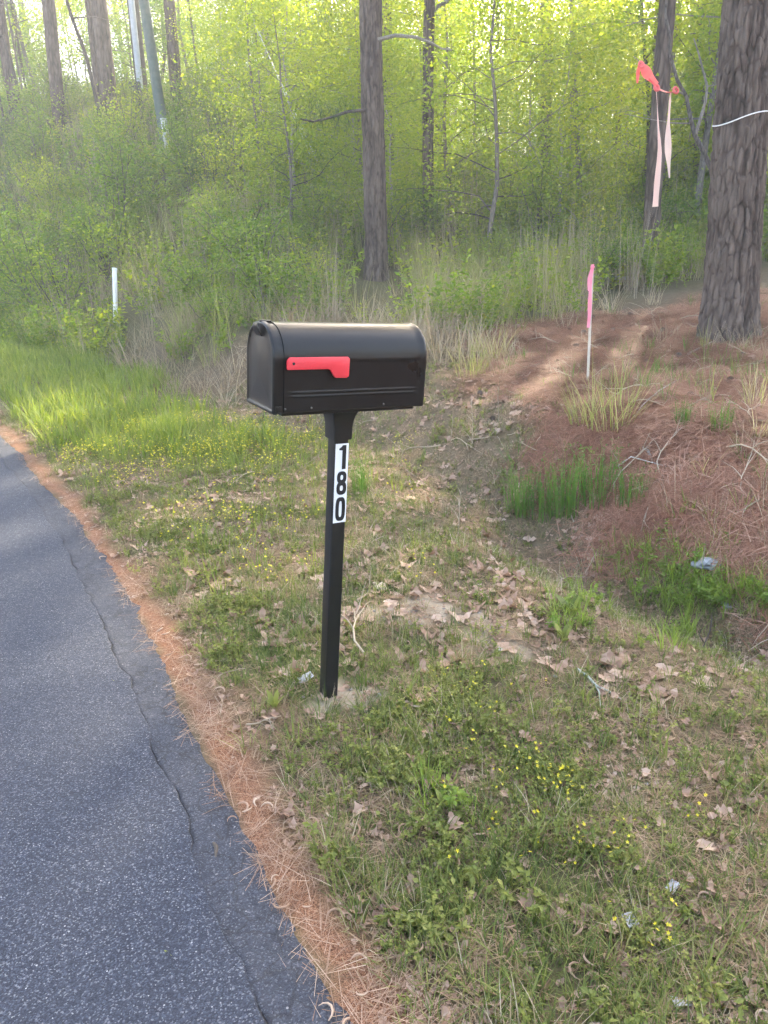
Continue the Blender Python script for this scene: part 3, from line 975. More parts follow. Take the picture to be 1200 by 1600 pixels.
# its low branches: a bare crooked one and one still carrying needles
zb_ = at_y(600, 60, mid_b[1])[2] - mid_b[2]
m_ = MB(); bp_ = np.array([at_y(x, y, mid_b[1] - .1) - mid_b for x, y in ((590, 62), (618, 55), (650, 58), (672, 66), (690, 76), (706, 78))])
tube(m_, bp_, np.linspace(.032, .012, 6), 7); obj('branch', m_.mesh('dead_branch', M['grey_bark'], True), midp, label='bare crooked branch')
m_ = MB(); g_ = MB()
bp_ = np.array([at_y(x, y, mid_b[1] - .5 * k) - mid_b for k, (x, y) in enumerate(((575, 172), (545, 174), (515, 184), (490, 190), (470, 186)))])
tube(m_, bp_, np.linspace(.03, .01, 5), 6)
needle_tufts(g_, np.concatenate([bp_[1] + (bp_[4] - bp_[1]) * t + rng.normal(size=3)[None] * .10 for t in np.linspace(0, 1, 26)]).reshape(-1, 3), 18, .20, .006)
br = obj('branch', m_.mesh('green_branch', M['thin_bark'], True), midp, label='drooping branch with green needles')
obj('needles', g_.mesh('branch_needles', M['needles']), br)

def small_pine(px, py, tpx, w, Y, h, label, k, crown=True, group=None):
    b = base_at(px, py, Y)
    root, ax, r, d = hero_pine((px, py), tpx, w, h, label, 28, .12, 9.0, .016, base=b, cw=.08, ch=.3, flare=.15, seed=20 + k)
    if group: root['group'] = group
    if crown: add_crown(root, ax, h, k)
    return root, ax, r, b
small_pine(606, 300, 604, 19, 19.5, 18, 'pine trunk half hidden behind the straight dark pine', 1)
thinp, thin_ax, thin_r, thin_b = small_pine(668, 362, 672, 17, 15.5, 15, 'slim pine with flaky grey bark and a leafy sapling against its foot', 2)
m_ = MB(); bp_ = np.array([at_y(x, y, thin_b[1]) - thin_b for x, y in ((674, 20), (684, 10), (700, 2), (715, -6))])
tube(m_, bp_, np.linspace(.04, .02, 4), 6); obj('branch', m_.mesh('thin_branch', M['grey_bark'], True), thinp)
farp, far_ax, far_r, far_b = small_pine(1016, 388, 1042, 25, 12.6, 16, 'dark pine standing behind the hanging pink tape', 3)
small_pine(20, 160, -6, 16, 24, 18, 'dark pine trunk at the road end of the wooded slope', 4)
small_pine(95, 205, 73, 20, 23, 18, 'pine trunk with peeling pale patches on the wooded slope', 5)
small_pine(176, 210, 153, 25, 22, 18, 'thick pine trunk beside the utility pole', 6)
small_pine(157, 190, 137, 10, 23, 14, 'thin grey trunk leaning against the thick pine beside the utility pole', 7, False)
small_pine(285, 232, 268, 18, 24, 18, 'pale pine trunk just past the green pole', 8)
small_pine(429, 210, 421, 12, 27, 17, 'narrow pine trunk behind the guy wires', 9)
small_pine(513, 150, 510, 11, 30, 17, 'far thin pine trunk between the guy wires and the dark pine', 10)
small_pine(556, 150, 560, 12, 26, 17, 'pale trunk close behind the straight dark pine', 11)
small_pine(960, 330, 965, 11, 24, 16, 'narrow shaded trunk deep in the yellow-green wood', 12)
small_pine(1085, 350, 1096, 13, 19, 16, 'shaded trunk between the stout pine and the pine behind the tape', 13)

LANDMARKS = [('marker post', wb), ('utility pole with the meter box', u1), ('green pole', u2), ('straight dark pine', mid_b), ('slim grey pine', thin_b), ('pine past the pink tape', far_b), ('stout pine', big_b)]
def past(x, y):
    b_ = [abs(math.atan2(x, y) - math.atan2(p[0], p[1])) for _, p in LANDMARKS]
    n, p = LANDMARKS[int(np.argmin(b_))]
    return ('behind the ' if y > p[1] + .5 else 'beside the ') + n
# more pines of the wood behind (and beside the frame), look-alikes
def wood_pine(k):
    h = rng.uniform(15, 19); r = rng.uniform(.13, .2)
    return pine_trunk(h, r, (rng.normal() * .03, rng.normal() * .03, 1), 14, .5, 6, .012, cw=.12, ch=.5, seed=50 + k).mesh('pine_trunk', M['pine_bark'], True), h
WP = [wood_pine(k) for k in range(4)]
def fan_point(y0, y1, side):
    y = rng.uniform(y0, y1)
    return rng.uniform(-side(y), side(y)), y
n_ = 0
spots = [(7.2, 13.), (9.5, 16.), (6.2, 17.5), (11.5, 12.), (8.4, 20.5), (12.8, 19.), (4.4, 20.), (10.4, 24.), (6.4, 25.), (2.0, 23.5), (13.5, 15.5), (9.2, 11.2)]
while len(spots) < 26:
    x, y = fan_point(41, 68, lambda y: .62 * y + 3)
    if x < -.25 * y and rng.random() < .55: continue
    if vroad(x, y) < 4: continue
    if all((x - a) ** 2 + (y - b) ** 2 > 7 for a, b in spots + PINE_SPOTS):
        spots.append((x, y))
for k, (x, y) in enumerate(spots):
    me, h = WP[k % 4]
    root = thing('pine_tree', 'tall thin pine deep in the wood ' + past(x, y), 'tree', (x, y, float(terrain(x, y))), 'tall pines deep in the wood ' + past(x, y))
    obj('trunk', me, root)
    lm, nm = PC[k % 3]
    for nm_, me_ in (('crown', nm), ('branches', lm)):
        c = obj(nm_, me_, root, (0, 0, h - 6.2)); c.rotation_euler.z = k * 2.1

# leafy understory
def leafy(h, spread, nclump, nleaf, leaf, low, mat, bark, rtrunk, clump=.34):
    wood, green = MB(), MB()
    n = 9
    P = np.zeros((n, 3)); P[:, 2] = np.linspace(-.15, h * .92, n)
    P[1:, :2] = np.cumsum(rng.normal(size=(n - 1, 2)) * .05 * h / 5, 0)
    tube(wood, P, np.linspace(rtrunk, rtrunk * .15, n), 8)
    tips = []
    for k in range(nclump):
        t = low + (1 - low) * (k + rng.random()) / nclump
        z = t * h * .92
        c = np.array([np.interp(z, P[:, 2], P[:, i]) for i in range(3)])
        a = rng.uniform(0, 2 * math.pi)
        prof = math.sin(min(1, (t - low) / (1 - low) * .8 + .2) * math.pi) ** .6
        L = spread * (.35 + .65 * prof) * rng.uniform(.45, 1.1)
        Q = limb(wood, c, (math.cos(a), math.sin(a), rng.uniform(.1, .7)), L, rtrunk * .28 * (1.2 - t), 5, .03, .2)
        tips += [Q[5], Q[4], Q[3]] if L > .6 else [Q[5], Q[4]]
    tips = np.array(tips)
    idx = rng.integers(0, len(tips), nleaf)
    shade = rng.random(len(tips))
    c = tips[idx] + rng.normal(size=(nleaf, 3)) * np.array([clump, clump, clump * .55])
    leaves(green, c, leaf * rng.uniform(.6, 1.25, nleaf), .62, .35, .12, np.clip(.6 * rng.random(nleaf) + .4 * shade[idx], 0, 1))
    return wood.mesh('stem', bark, True), green.mesh('foliage', mat)
LT = {
    'tall': [leafy(8.5, 2.3, 34, 9000, .085, .22, M['spring'], M['grey_bark'], .07), leafy(7.4, 2.6, 34, 9000, .085, .16, M['spring'], M['thin_bark'], .07)],
    'mid': [leafy(5.2, 1.9, 30, 7500, .07, .10, M['spring'], M['thin_bark'], .045), leafy(4.4, 1.7, 28, 7000, .07, .08, M['spring'], M['grey_bark'], .04)],
    'deep': [leafy(4.6, 1.9, 30, 8000, .075, .08, M['spring_deep'], M['thin_bark'], .05), leafy(6.4, 2.2, 32, 8500, .08, .12, M['spring_deep'], M['thin_bark'], .06)],
}
LLAB = {'tall': ('understory_tree', 'tall leafy yellow-green spring tree', 'tall leafy trees of the wood'),
        'mid': ('understory_tree', 'slender young tree with yellow-green leaves', 'young spring trees at the wood edge'),
        'deep': ('understory_tree', 'dense mid-green leafy tree', 'mid-green trees of the wood')}
def put_leafy(kind, x, y, s, k):
    n, l, g = LLAB[kind]
    wd, gr = LT[kind][k % 2]
    root = thing(n, l + ' ' + past(x, y), 'tree', (x, y, float(terrain(x, y))), g + ' ' + past(x, y))
    root.rotation_euler.z = k * 1.37
    root.scale = (s, s, s)
    obj('trunk', wd, root); obj('crown', gr, root)
    return root
def in_sight(x, y, tree=False):                                     # keeps the poles and the marker from being overgrown
    a_ = math.atan2(x, y)
    return any(abs(a_ - math.atan2(p[0], p[1])) < (max(w, .09) if tree and p is u2 else w) and y < p[1] + .3 for p, w in ((wb, .045), (u2, .022), (u1, .022), (mid_b, .05)))
placed = []
for k, (x, y, sc) in enumerate(((5.9, 14.3, 1.0), (7.6, 15.8, 1.1), (4.5, 17.2, 1.0), (9.4, 17.4, 1.1), (6.6, 18.6, 1.1))):
    placed.append((x, y)); put_leafy('tall', x, y, sc, k)
def try_place(kind, count, y0, y1, sep, ok):
    c = 0; tries = 0
    while c < count and tries < 4000:
        tries += 1
        x, y = fan_point(y0, y1, lambda y: .62 * y + 2.5)
        if vroad(x, y) < 4.5 or not ok(x, y) or in_sight(x, y, True): continue
        if any((x - a) ** 2 + (y - b) ** 2 < sep * sep for a, b in placed): continue
        placed.append((x, y)); put_leafy(kind, x, y, rng.uniform(.75, 1.2), len(placed)); c += 1
clear_poles = lambda x, y: not (x < -.19 * y and y < 27)
try_place('mid', 46, 13.6, 25, 1.25, lambda x, y: clear_poles(x, y) and x > -.19 * y and not (abs(x - .06 * y) < .9 and y < 15.5))
try_place('deep', 30, 14.5, 34, 1.6, clear_poles)
try_place('tall', 28, 29, 50, 2.2, lambda x, y: clear_poles(x, y) and not (x < -.26 * y and rng.random() < .25))
try_place('mid', 34, 26, 46, 1.7, lambda x, y: not (x < -.25 * y and rng.random() < .5))
try_place('tall', 26, 42, 66, 2.4, lambda x, y: x > -.22 * y)
try_place('deep', 30, 34, 60, 1.8, lambda x, y: x > -.24 * y or rng.random() < .5)
try_place('tall', 8, 27, 34, 2.0, lambda x, y: x < -.2 * y)

# shrubs on the slope
def shrub(h, spread, nleaf, leaf, mat):
    wood, green = MB(), MB()
    tips = []
    for k in range(11):
        a = rng.uniform(0, 2 * math.pi); t = rng.uniform(.1, .6)
        Q = limb(wood, (rng.normal() * .05, rng.normal() * .05, -.05), (math.cos(a) * t, math.sin(a) * t, 1), h * rng.uniform(.6, 1.), .012, 7, -.01, .14)
        tips += list(Q[2:])
        for _ in range(2):
            q0 = Q[rng.integers(2, 6)]
            Q2 = limb(wood, q0, (rng.normal(), rng.normal(), .8), spread * .5, .006, 4, 0, .2); tips += list(Q2[1:])
    tips = np.array(tips)
    c = tips[rng.integers(0, len(tips), nleaf)] + rng.normal(size=(nleaf, 3)) * .11 * spread
    leaves(green, c, leaf * rng.uniform(.6, 1.25, nleaf), .55, .2, .12)
    return wood.mesh('shrub_stems', M['thin_bark'], True), green.mesh('shrub_foliage', mat)
SH = [shrub(1.5, .9, 1700, .065, M['shrub']), shrub(1.1, .8, 1400, .055, M['shrub']), shrub(1.9, 1.0, 2000, .07, M['shrub']), shrub(1.3, .9, 1300, .06, M['spring'])]
sl = ['low leafy green shrub in tall grass', 'loose yellow-green bush with thin stems']
sp_ = []
tries = 0
while len(sp_) < 175 and tries < 5000:
    tries += 1
    x, y = fan_point(10.5, 26, lambda y: .6 * y + 1)
    if z_brush(np.array(x), np.array(y)) < .8: continue
    if any((x - a) ** 2 + (y - b) ** 2 < .55 for a, b in sp_): continue
    if in_sight(x, y): continue
    if y < 13 and -.8 < x < 2.8 and rng.random() < .85: continue
    if abs(x - mid_b[0]) < .9 and y < mid_b[1] + .4: continue
    sp_.append((x, y))
    k = len(sp_)
    v_ = k % 4
    root = thing('shrub', sl[1 if v_ == 3 else 0] + ' ' + past(x, y), 'shrub', (x, y, float(terrain(x, y))), ('yellow-green bushes ' if v_ == 3 else 'green shrubs ') + past(x, y))
    s = rng.uniform(.6, 1.25); root.scale = (s, s, s); root.rotation_euler.z = k
    obj('stems', SH[v_][0], root); obj('foliage', SH[v_][1], root)

# bare grey saplings among the trunks on the slope
def sapling(h, r):
    m_ = MB()
    P = limb(m_, (0, 0, -.1), (rng.normal() * .06, rng.normal() * .06, 1), h, r, 10, -.015, .05)
    for q in range(3, 10):
        limb(m_, P[q], (rng.normal(), rng.normal(), .7), rng.uniform(.4, 1.1), r * .35, 5, 0, .18)
    return m_.mesh('sapling_stem', M['thin_bark'], True)
SAP = [sapling(6.5, .045), sapling(5.5, .035), sapling(7.5, .055)]
for k in range(24):
    if k < 18:
        y = rng.uniform(20, 32); x = rng.uniform(-.52, -.22) * y
    else:
        y = rng.uniform(15, 28); x = rng.uniform(-.2, .5) * y
    o = obj('bare_sapling', SAP[k % 3], None, (x, y, float(terrain(x, y))))
    o.rotation_euler.z = k * 1.9; s = rng.uniform(.7, 1.2); o.scale = (s, s, s)
    tag(o, 'bare grey sapling with thin twigs ' + past(x, y), 'tree', 'bare saplings ' + past(x, y))

# crooked pale sapling beside the stout pine, with flagging tape
SY_ = big_b[1] + .55
def sp3(px, py, dy=0.): return at_y(px, py, SY_ + dy)
sap_b = base_at(1140, 500, SY_)
crk = thing('crooked_sapling', 'crooked pale bare sapling forking beside the stout pine', 'tree', sap_b)
m_ = MB()
main_ = [(0, 0, -.1), sp3(1132, 420) - sap_b, sp3(1122, 330) - sap_b, sp3(1113, 268) - sap_b, sp3(1098, 235) - sap_b, sp3(1085, 210) - sap_b, sp3(1079, 185) - sap_b, sp3(1072, 150) - sap_b,
         sp3(1058, 125) - sap_b, sp3(1047, 85) - sap_b, sp3(1046, 50) - sap_b, sp3(1040, 25) - sap_b, sp3(1042, -20) - sap_b]
tube(m_, main_, np.linspace(.030, .010, len(main_)), 7)
obj('stem', m_.mesh('crooked_stem', M['grey_bark'], True), crk)
m_ = MB(); f_ = [sp3(1086, 212) - sap_b, sp3(1093, 190) - sap_b, sp3(1102, 160) - sap_b, sp3(1105, 135) - sap_b, sp3(1098, 108) - sap_b, sp3(1092, 85) - sap_b, sp3(1084, 60) - sap_b]
tube(m_, f_, np.linspace(.018, .006, 7), 6); obj('branch', m_.mesh('crooked_branch', M['grey_bark'], True), crk)
m_ = MB(); f_ = [sp3(1071, 148) - sap_b, sp3(1060, 143) - sap_b, sp3(1040, 146) - sap_b, sp3(1022, 130) - sap_b, sp3(1004, 100) - sap_b, sp3(990, 88) - sap_b]
tube(m_, f_, np.linspace(.010, .004, 6), 5); obj('branch', m_.mesh('tape_twig', M['grey_bark'], True), crk)
m_ = MB(); f_ = [sp3(1080, 193) - sap_b, sp3(1050, 192) - sap_b, sp3(1015, 186) - sap_b, sp3(975, 178) - sap_b]
tube(m_, f_, np.linspace(.008, .003, 4), 5); obj('branch', m_.mesh('level_twig', M['grey_bark'], True), crk)
m_ = MB(); f_ = [sp3(1105, 135) - sap_b, sp3(1118, 133) - sap_b, sp3(1132, 120) - sap_b]
tube(m_, f_, np.linspace(.006, .003, 3), 5); obj('branch', m_.mesh('side_twig', M['grey_bark'], True), crk)
tp = thing('flagging_tape', 'coral and faded pink flagging tape knotted on the crooked sapling, ends hanging', 'tape', sp3(1052, 144))
o3 = sp3(1052, 144)
D = -.03
ribbon('band', [sp3(996, 130, D) - o3, sp3(997, 108, D) - o3, sp3(1001, 98, D) - o3, sp3(1012, 116, D) - o3, sp3(1026, 132, D) - o3], [.02, .05, .075, .085, .05], M['redtape'], tp, [.2, .4, .3, .1, .0])
ribbon('band', [sp3(1014, 122, D) - o3, sp3(1026, 138, D) - o3, sp3(1042, 145, D) - o3, sp3(1054, 143, D) - o3, sp3(1060, 138, D) - o3], [.03, .055, .06, .05, .04], M['redtape'], tp, [.6, .9, 1.2, 1.2, 1.])
ribbon('tail', [sp3(1025, 138, D) - o3, sp3(1027, 165, D) - o3, sp3(1029, 205, D) - o3, sp3(1031, 235, D) - o3, sp3(1027, 285, D) - o3, sp3(1024, 323, D) - o3], [.02, .025, .03, .065, .07, .068], M['pinkpale'], tp, [1.2, 1.2, 1., .2, .1, .1])
ribbon('tail', [sp3(1048, 145, D) - o3, sp3(1046, 165, D) - o3, sp3(1044, 200, D) - o3, sp3(1044, 240, D) - o3, sp3(1046, 278, D) - o3], [.02, .045, .06, .06, .02], M['pinkpale'], tp, [.8, .5, .2, .2, .6])

m_ = MB(); a = np.linspace(0, 2 * np.pi, 11)
for c_ in (sp3(1056, 141, D) - o3, sp3(1026, 137, D) - o3, sp3(1002, 101, D) - o3):
    tube(m_, c_ + np.stack([.022 * np.cos(a), .02 * np.sin(a), .03 * np.sin(a)], -1), .012, 6, False)
obj('knot', m_.mesh('tape_knots', M['redtape'], True), tp)
# string tied round the stout pine
sz_ = at_y(1155, 186, big_b[1])[2] - big_b[2]
cxy = np.array([big_ax[0] * sz_, big_ax[1] * sz_])
rs = big_r * (1 - .45 * sz_ / 17) + .022
a = np.linspace(0, 2 * np.pi, 49)
m_ = MB()
tube(m_, np.stack([cxy[0] + rs * np.cos(a), cxy[1] + rs * np.sin(a), sz_ + .05 * np.cos(a) + .01 * np.sin(3 * a)], -1), .006, 6, False)
stg = thing('string', 'white string looped round the stout pine trunk with a loose end', 'string', big_b)
obj('loop', m_.mesh('string_loop', M['string'], True), stg)
m_ = MB(); e0 = np.array([cxy[0] + rs * math.cos(-1.0), cxy[1] + rs * math.sin(-1.0) - .012, sz_ + .035])
tube(m_, [e0, e0 + [.05, -.01, .005], e0 + [.09, -.005, .008], e0 + [.13, .02, .004]], [.012, .018, .016, .008], 6); obj('loose_end', m_.mesh('string_end', M['string'], True), stg)

# pale fallen log on the far side of the straw bank
lg = on_ground(985, 440)
m_ = MB(); tube(m_, [at_y(x, y, lg[1]) - lg for x, y in ((925, 434), (955, 437), (985, 438), (1015, 438), (1047, 440))], [.018, .028, .03, .032, .028], 10)
flog = obj('fallen_branch', m_.mesh('fallen_branch', M['log'], True), None, tuple(lg + [0, 0, .03]))
tag(flog, 'long pale fallen branch lying level past the pink-taped stake', 'branch')

# ------------------------------------------------------------------ ground cover
def scatter(name, protos, P, rot, scl, label, category):
    """one 'stuff' object: a cloud of points, each carrying one of the plant shapes"""
    N = len(P)
    me = bpy.data.meshes.new(name)
    me.vertices.add(N)
    me.vertices.foreach_set('co', np.ascontiguousarray(P, float).ravel())
    def at_(nm, ty, val, key):
        a = me.attributes.new(nm, ty, 'POINT'); a.data.foreach_set(key, np.ascontiguousarray(val).ravel())
    at_('rot', 'FLOAT_VECTOR', np.asarray(rot, float), 'vector')
    at_('scl', 'FLOAT', np.asarray(scl, float), 'value')
    at_('idx', 'INT', rng.integers(0, len(protos), N).astype(np.int32), 'value')
    c = bpy.data.collections.new(name + '_shapes')
    for k, m in enumerate(protos):
        c.objects.link(bpy.data.objects.new('%s_shape_%02d' % (name, k), m))
    ng = bpy.data.node_groups.new(name + '_scatter', 'GeometryNodeTree')
    ng.interface.new_socket('Geometry', in_out='INPUT', socket_type='NodeSocketGeometry')
    ng.interface.new_socket('Geometry', in_out='OUTPUT', socket_type='NodeSocketGeometry')
    nn = ng.nodes.new
    gi, go = nn('NodeGroupInput'), nn('NodeGroupOutput')
    iop = nn('GeometryNodeInstanceOnPoints'); ci = nn('GeometryNodeCollectionInfo')
    ci.inputs['Collection'].default_value = c
    ci.inputs['Separate Children'].default_value = True
    ci.inputs['Reset Children'].default_value = True
    iop.inputs['Pick Instance'].default_value = True
    def na(nm, ty):
        a = nn('GeometryNodeInputNamedAttribute'); a.data_type = ty; a.inputs['Name'].default_value = nm
        return a.outputs['Attribute']
    L = ng.links.new
    e2r = nn('FunctionNodeEulerToRotation')
    L(na('rot', 'FLOAT_VECTOR'), e2r.inputs[0]); L(e2r.outputs[0], iop.inputs['Rotation'])
    L(na('scl', 'FLOAT'), iop.inputs['Scale']); L(na('idx', 'INT'), iop.inputs['Instance Index'])
    L(gi.outputs[0], iop.inputs['Points']); L(ci.outputs[0], iop.inputs['Instance']); L(iop.outputs[0], go.inputs[0])
    o = obj(name, me, kind='stuff', label=label, category=category)
    md = o.modifiers.new('scatter', 'NODES'); md.node_group = ng
    return o

def euler_on(n, yaw, amount=1.0):
    up = unit(n * amount + np.array([0, 0, 1.]) * (1 - amount))
    x = np.stack([np.cos(yaw), np.sin(yaw), 0 * yaw], -1)
    x = unit(x - up * (x * up).sum(-1, keepdims=True)); y = np.cross(up, x)
    return np.stack([np.arctan2(y[:, 2], up[:, 2]), -np.arcsin(np.clip(x[:, 2], -1, 1)), np.arctan2(x[:, 1], x[:, 0])], -1)

def fan(N, r0, r1, pw=1.0, a0=-50, a1=50):
    """points spread over the verge round the viewer; pw 0 = denser near, 1 = even over the area"""
    u = rng.random(N)
    e = pw + 1
    r = (r0 ** e + u * (r1 ** e - r0 ** e)) ** (1 / e)
    a = np.radians(rng.uniform(a0, a1, N))
    return r * np.sin(a), r * np.cos(a) - .35
def pick(x, y, p):
    k = rng.random(len(x)) < p
    return x[k], y[k]
def lay(name, protos, x, y, s0, s1, label, cat, dz=0., slope=0.):
    P = np.stack([x, y, terrain(x, y) + dz], -1)
    rot = euler_on(tnormal(x, y), rng.uniform(0, 2 * np.pi, len(x)), slope)
    return scatter(name, protos, P, rot, rng.uniform(s0, s1, len(x)), label, cat)

def tuft(n, L0, L1, w, spread, lean, curl, mat, seg=3):
    m_ = MB()
    a = rng.uniform(0, 2 * np.pi, n); r = spread * np.sqrt(rng.random(n))
    base = np.stack([r * np.cos(a), r * np.sin(a), np.full(n, -.006)], -1)
    ang = a + rng.normal(size=n) * .7
    blades(m_, base, ang, rng.uniform(L0, L1, n), w * rng.uniform(.7, 1.3, n), rng.uniform(.0, lean, n), rng.uniform(.1, curl, n), seg)
    return m_.mesh('tuft', mat)
def needle_mat(n, L, w, rad, mat, lift=.012, seg=3):
    """dropped pine needles lying every which way"""
    m_ = MB()
    a = rng.uniform(0, 2 * np.pi, n); r = rad * np.sqrt(rng.random(n))
    base = np.stack([r * np.cos(a), r * np.sin(a), rng.uniform(.001, lift, n)], -1)
    base[:, :2] -= .5 * L * np.stack([np.cos(a * 3.7), np.sin(a * 3.7)], -1)
    blades(m_, base, a * 3.7, L * rng.uniform(.6, 1.1, n), np.full(n, w), np.pi / 2 + rng.uniform(-.14, .05, n), rng.uniform(-.05, .30, n), seg)
    return m_.mesh('needles', mat)
def sprig(n_st, h, n_leaf, leaf, mat, spread=.03, flat=.6):
    """small leafy weed"""
    m_ = MB()
    pts = []
    for k in range(n_st):
        a = rng.uniform(0, 2 * np.pi); ln = rng.uniform(.1, flat)
        hh = h * rng.uniform(.5, 1.1)
        t = np.linspace(0, 1, 5)
        P = np.stack([spread * math.cos(a * 2) + hh * ln * t * math.cos(a), spread * math.sin(a * 2) + hh * ln * t * math.sin(a), hh * t * (1 - .25 * t * ln) - .005], -1)
        tube(m_, P, np.linspace(.0014, .0008, 5), 3, False)
        pts.append(P[0] + (P[-1] - P[0]) * rng.uniform(.15, 1, (n_leaf, 1)))
    c = np.concatenate(pts)
    leaves(m_, c, leaf * rng.uniform(.6, 1.2, len(c)), .6, -.15, .1, up=.8)
    return m_.mesh('weed', mat)
def flowers(n, h, size, mat, spread=.05):
    """open yellow blooms of five petals above the weeds"""
    m_ = MB()
    for k in range(n):
        c = np.array([rng.normal() * spread, rng.normal() * spread, h * rng.uniform(.5, 1.1)])
        tilt = Matrix.Rotation(rng.uniform(-.7, .7), 3, 'X') @ Matrix.Rotation(rng.uniform(-.7, .7), 3, 'Y')
        for q in range(5):
            a = q * 2 * math.pi / 5 + k
            pts = [(0, 0, 0), (.55 * math.cos(a - .5), .55 * math.sin(a - .5), .18), (math.cos(a), math.sin(a), .25), (.55 * math.cos(a + .5), .55 * math.sin(a + .5), .18)]
            m_.add([c + np.array(tilt @ Vector(p)) * size for p in pts], [[0, 1, 2, 3]], rng.random())
    return m_.mesh('bloom', mat)
def dead_leaf(L, lobes, curl):
    n = 13
    t = np.linspace(0, 1, n)
    w = .5 * np.sin(np.pi * np.clip(t, .02, .98)) ** .8 * (1 + (.45 * np.sin(t * math.pi * 2 * lobes) if lobes else 0)) * .62 * L
    w = np.maximum(w, .02 * L)
    k1, k2 = curl * rng.uniform(.5, 1.2), curl * rng.uniform(-.6, 1.)
    x = (t - .5) * L
    zc_ = .30 * k1 * L * (2 * t - 1) ** 2 + .02 * L * np.sin(t * 9)
    V = np.stack([np.stack([x, -w, zc_ + k2 * .35 * w], -1), np.stack([x, -w * .45, zc_ + .0 * w], -1), np.stack([x, 0 * w, zc_ - .02 * L], -1), np.stack([x, w * .45, zc_ + .0 * w], -1), np.stack([x, w, zc_ + k2 * .5 * w + .05 * L * np.sin(t * 7)], -1)], 1)
    m_ = MB(); m_.add(V.reshape(-1, 3), grid_faces(n, 5), np.repeat(np.clip(.5 + .2 * rng.normal(size=n), 0, 1), 5))
    me = m_.mesh('dead_leaf', M['litter'], True)
    return me
def pebble(r, mat, sub=1):
    bm = bmesh.new(); bmesh.ops.create_icosphere(bm, subdivisions=sub, radius=r)
    s = rng.uniform(.6, 1.3, 3) * np.array([1, 1, .65]); o_ = rng.random(3) * 9
    for v in bm.verts:
        c = np.array(v.co); u = c / r
        k = 1 + .9 * (float(vnoise(u[0] * 1.3 + o_[0], u[1] * 1.7 + u[2] * 1.3 + o_[1], 5)) - .5) + .30 * (float(vnoise(u[0] * 3.5 + o_[0], u[1] * 5 + u[2] * 4, 6)) - .5)
        v.co = Vector(c * s * k)
    me = bpy.data.meshes.new('stone'); bm.to_mesh(me); bm.free(); me.materials.append(mat)
    return me

T_grass = [tuft(16, .03, .09, .0032, .03, .7, 1.1, M['grass']) for _ in range(4)] + [tuft(10, .05, .13, .0036, .025, .6, 1.3, M['grass']) for _ in range(2)]
T_broad = [tuft(9, .09, .18, .0075, .02, .9, 1.2, M['grass'], 4) for _ in range(3)]
T_dry = [tuft(14, .03, .10, .0020, .035, 1.3, .9, M['dry']) for _ in range(4)]
T_thatch = [needle_mat(20, .07, .0020, .06, M['thatch'], .016) for _ in range(4)]
T_straw = [needle_mat(24, .16, .0015, .09, M['straw'], .014) for _ in range(5)]
T_oldstraw = [needle_mat(30, .17, .0032, .15, M['straw_old'], .05) for _ in range(5)]
T_weed = [sprig(6, .05, 9, .013, M['weed'], .02, .9) for _ in range(4)] + [sprig(8, .075, 10, .015, M['weed'], .025, .8) for _ in range(2)]
T_weedb = [sprig(8, .10, 12, .022, M['weed_bright'], .03, .7) for _ in range(3)]
T_bloom = [flowers(5, .085, .0085, M['petal'], .035) for _ in range(4)]
T_bloom_far = [flowers(11, .17, .0100, M['petal'], .10) for _ in range(4)]
T_leaf = [dead_leaf(.075, 3, .5), dead_leaf(.09, 4, .9), dead_leaf(.06, 0, .8), dead_leaf(.08, 3, 1.3), dead_leaf(.055, 0, .4), dead_leaf(.095, 3, .2)]
T_peb = [pebble(.006, M['pebble']) for _ in range(4)]
T_meadow = [tuft(14, .12, .34, .011, .08, .5, .8, M['meadow'], 3) for _ in range(4)]
T_sedge = [tuft(30, .40, 1.0, .006, .12, .45, 1.0, M['sedge'], 4) for _ in range(5)]
T_tan = [tuft(26, .22, .75, .006, .14, .7, 1.4, M['dry'], 4) for _ in range(5)]
T_stalk = [tuft(6, .8, 1.7, .007, .12, .18, .15, M['stalk'], 3) for _ in range(3)]
T_brush = [sprig(8, .75, 22, .06, M['shrub'], .10, .6) for _ in range(4)] + [sprig(7, .6, 18, .065, M['spring'], .08, .7) for _ in range(3)]

verge = lambda x, y: sstep(vroad(x, y), .05, .2) * (1 - z_brush(x, y))
clear_mid = lambda x, y: 1 - .95 * ((np.abs(x - mid_b[0] * y / mid_b[1]) < .55) & (y > mid_b[1] - 3.2) & (y < mid_b[1] + .3))
# thatch and dead grass over the whole verge
x, y = fan(30000, .8, 11, .2)
x, y = pick(x, y, verge(x, y) * (1 - .8 * z_bank(x, y)) * (1 - .75 * z_sand(x, y)) * (1 - .6 * z_edge_straw(x, y)) * (.3 + .8 * (1 - z_green(x, y))) * (.6 + .4 * sstep(y, 1.4, 2.4)))
lay('thatch', T_thatch, x, y, .6, 1.2, 'tan dead grass thatch matted over the verge', 'dead grass', .002, .9)
x, y = fan(10000, .8, 11, .3)
x, y = pick(x, y, verge(x, y) * (1 - .75 * z_bank(x, y)) * (1 - .8 * z_sand(x, y)) * (.15 + .7 * sstep(n2(x, y, .5, 80), .4, .62)))
lay('dry_grass', T_dry, x, y, .6, 1.4, 'wispy dry grass tufts among the weeds', 'dry grass')
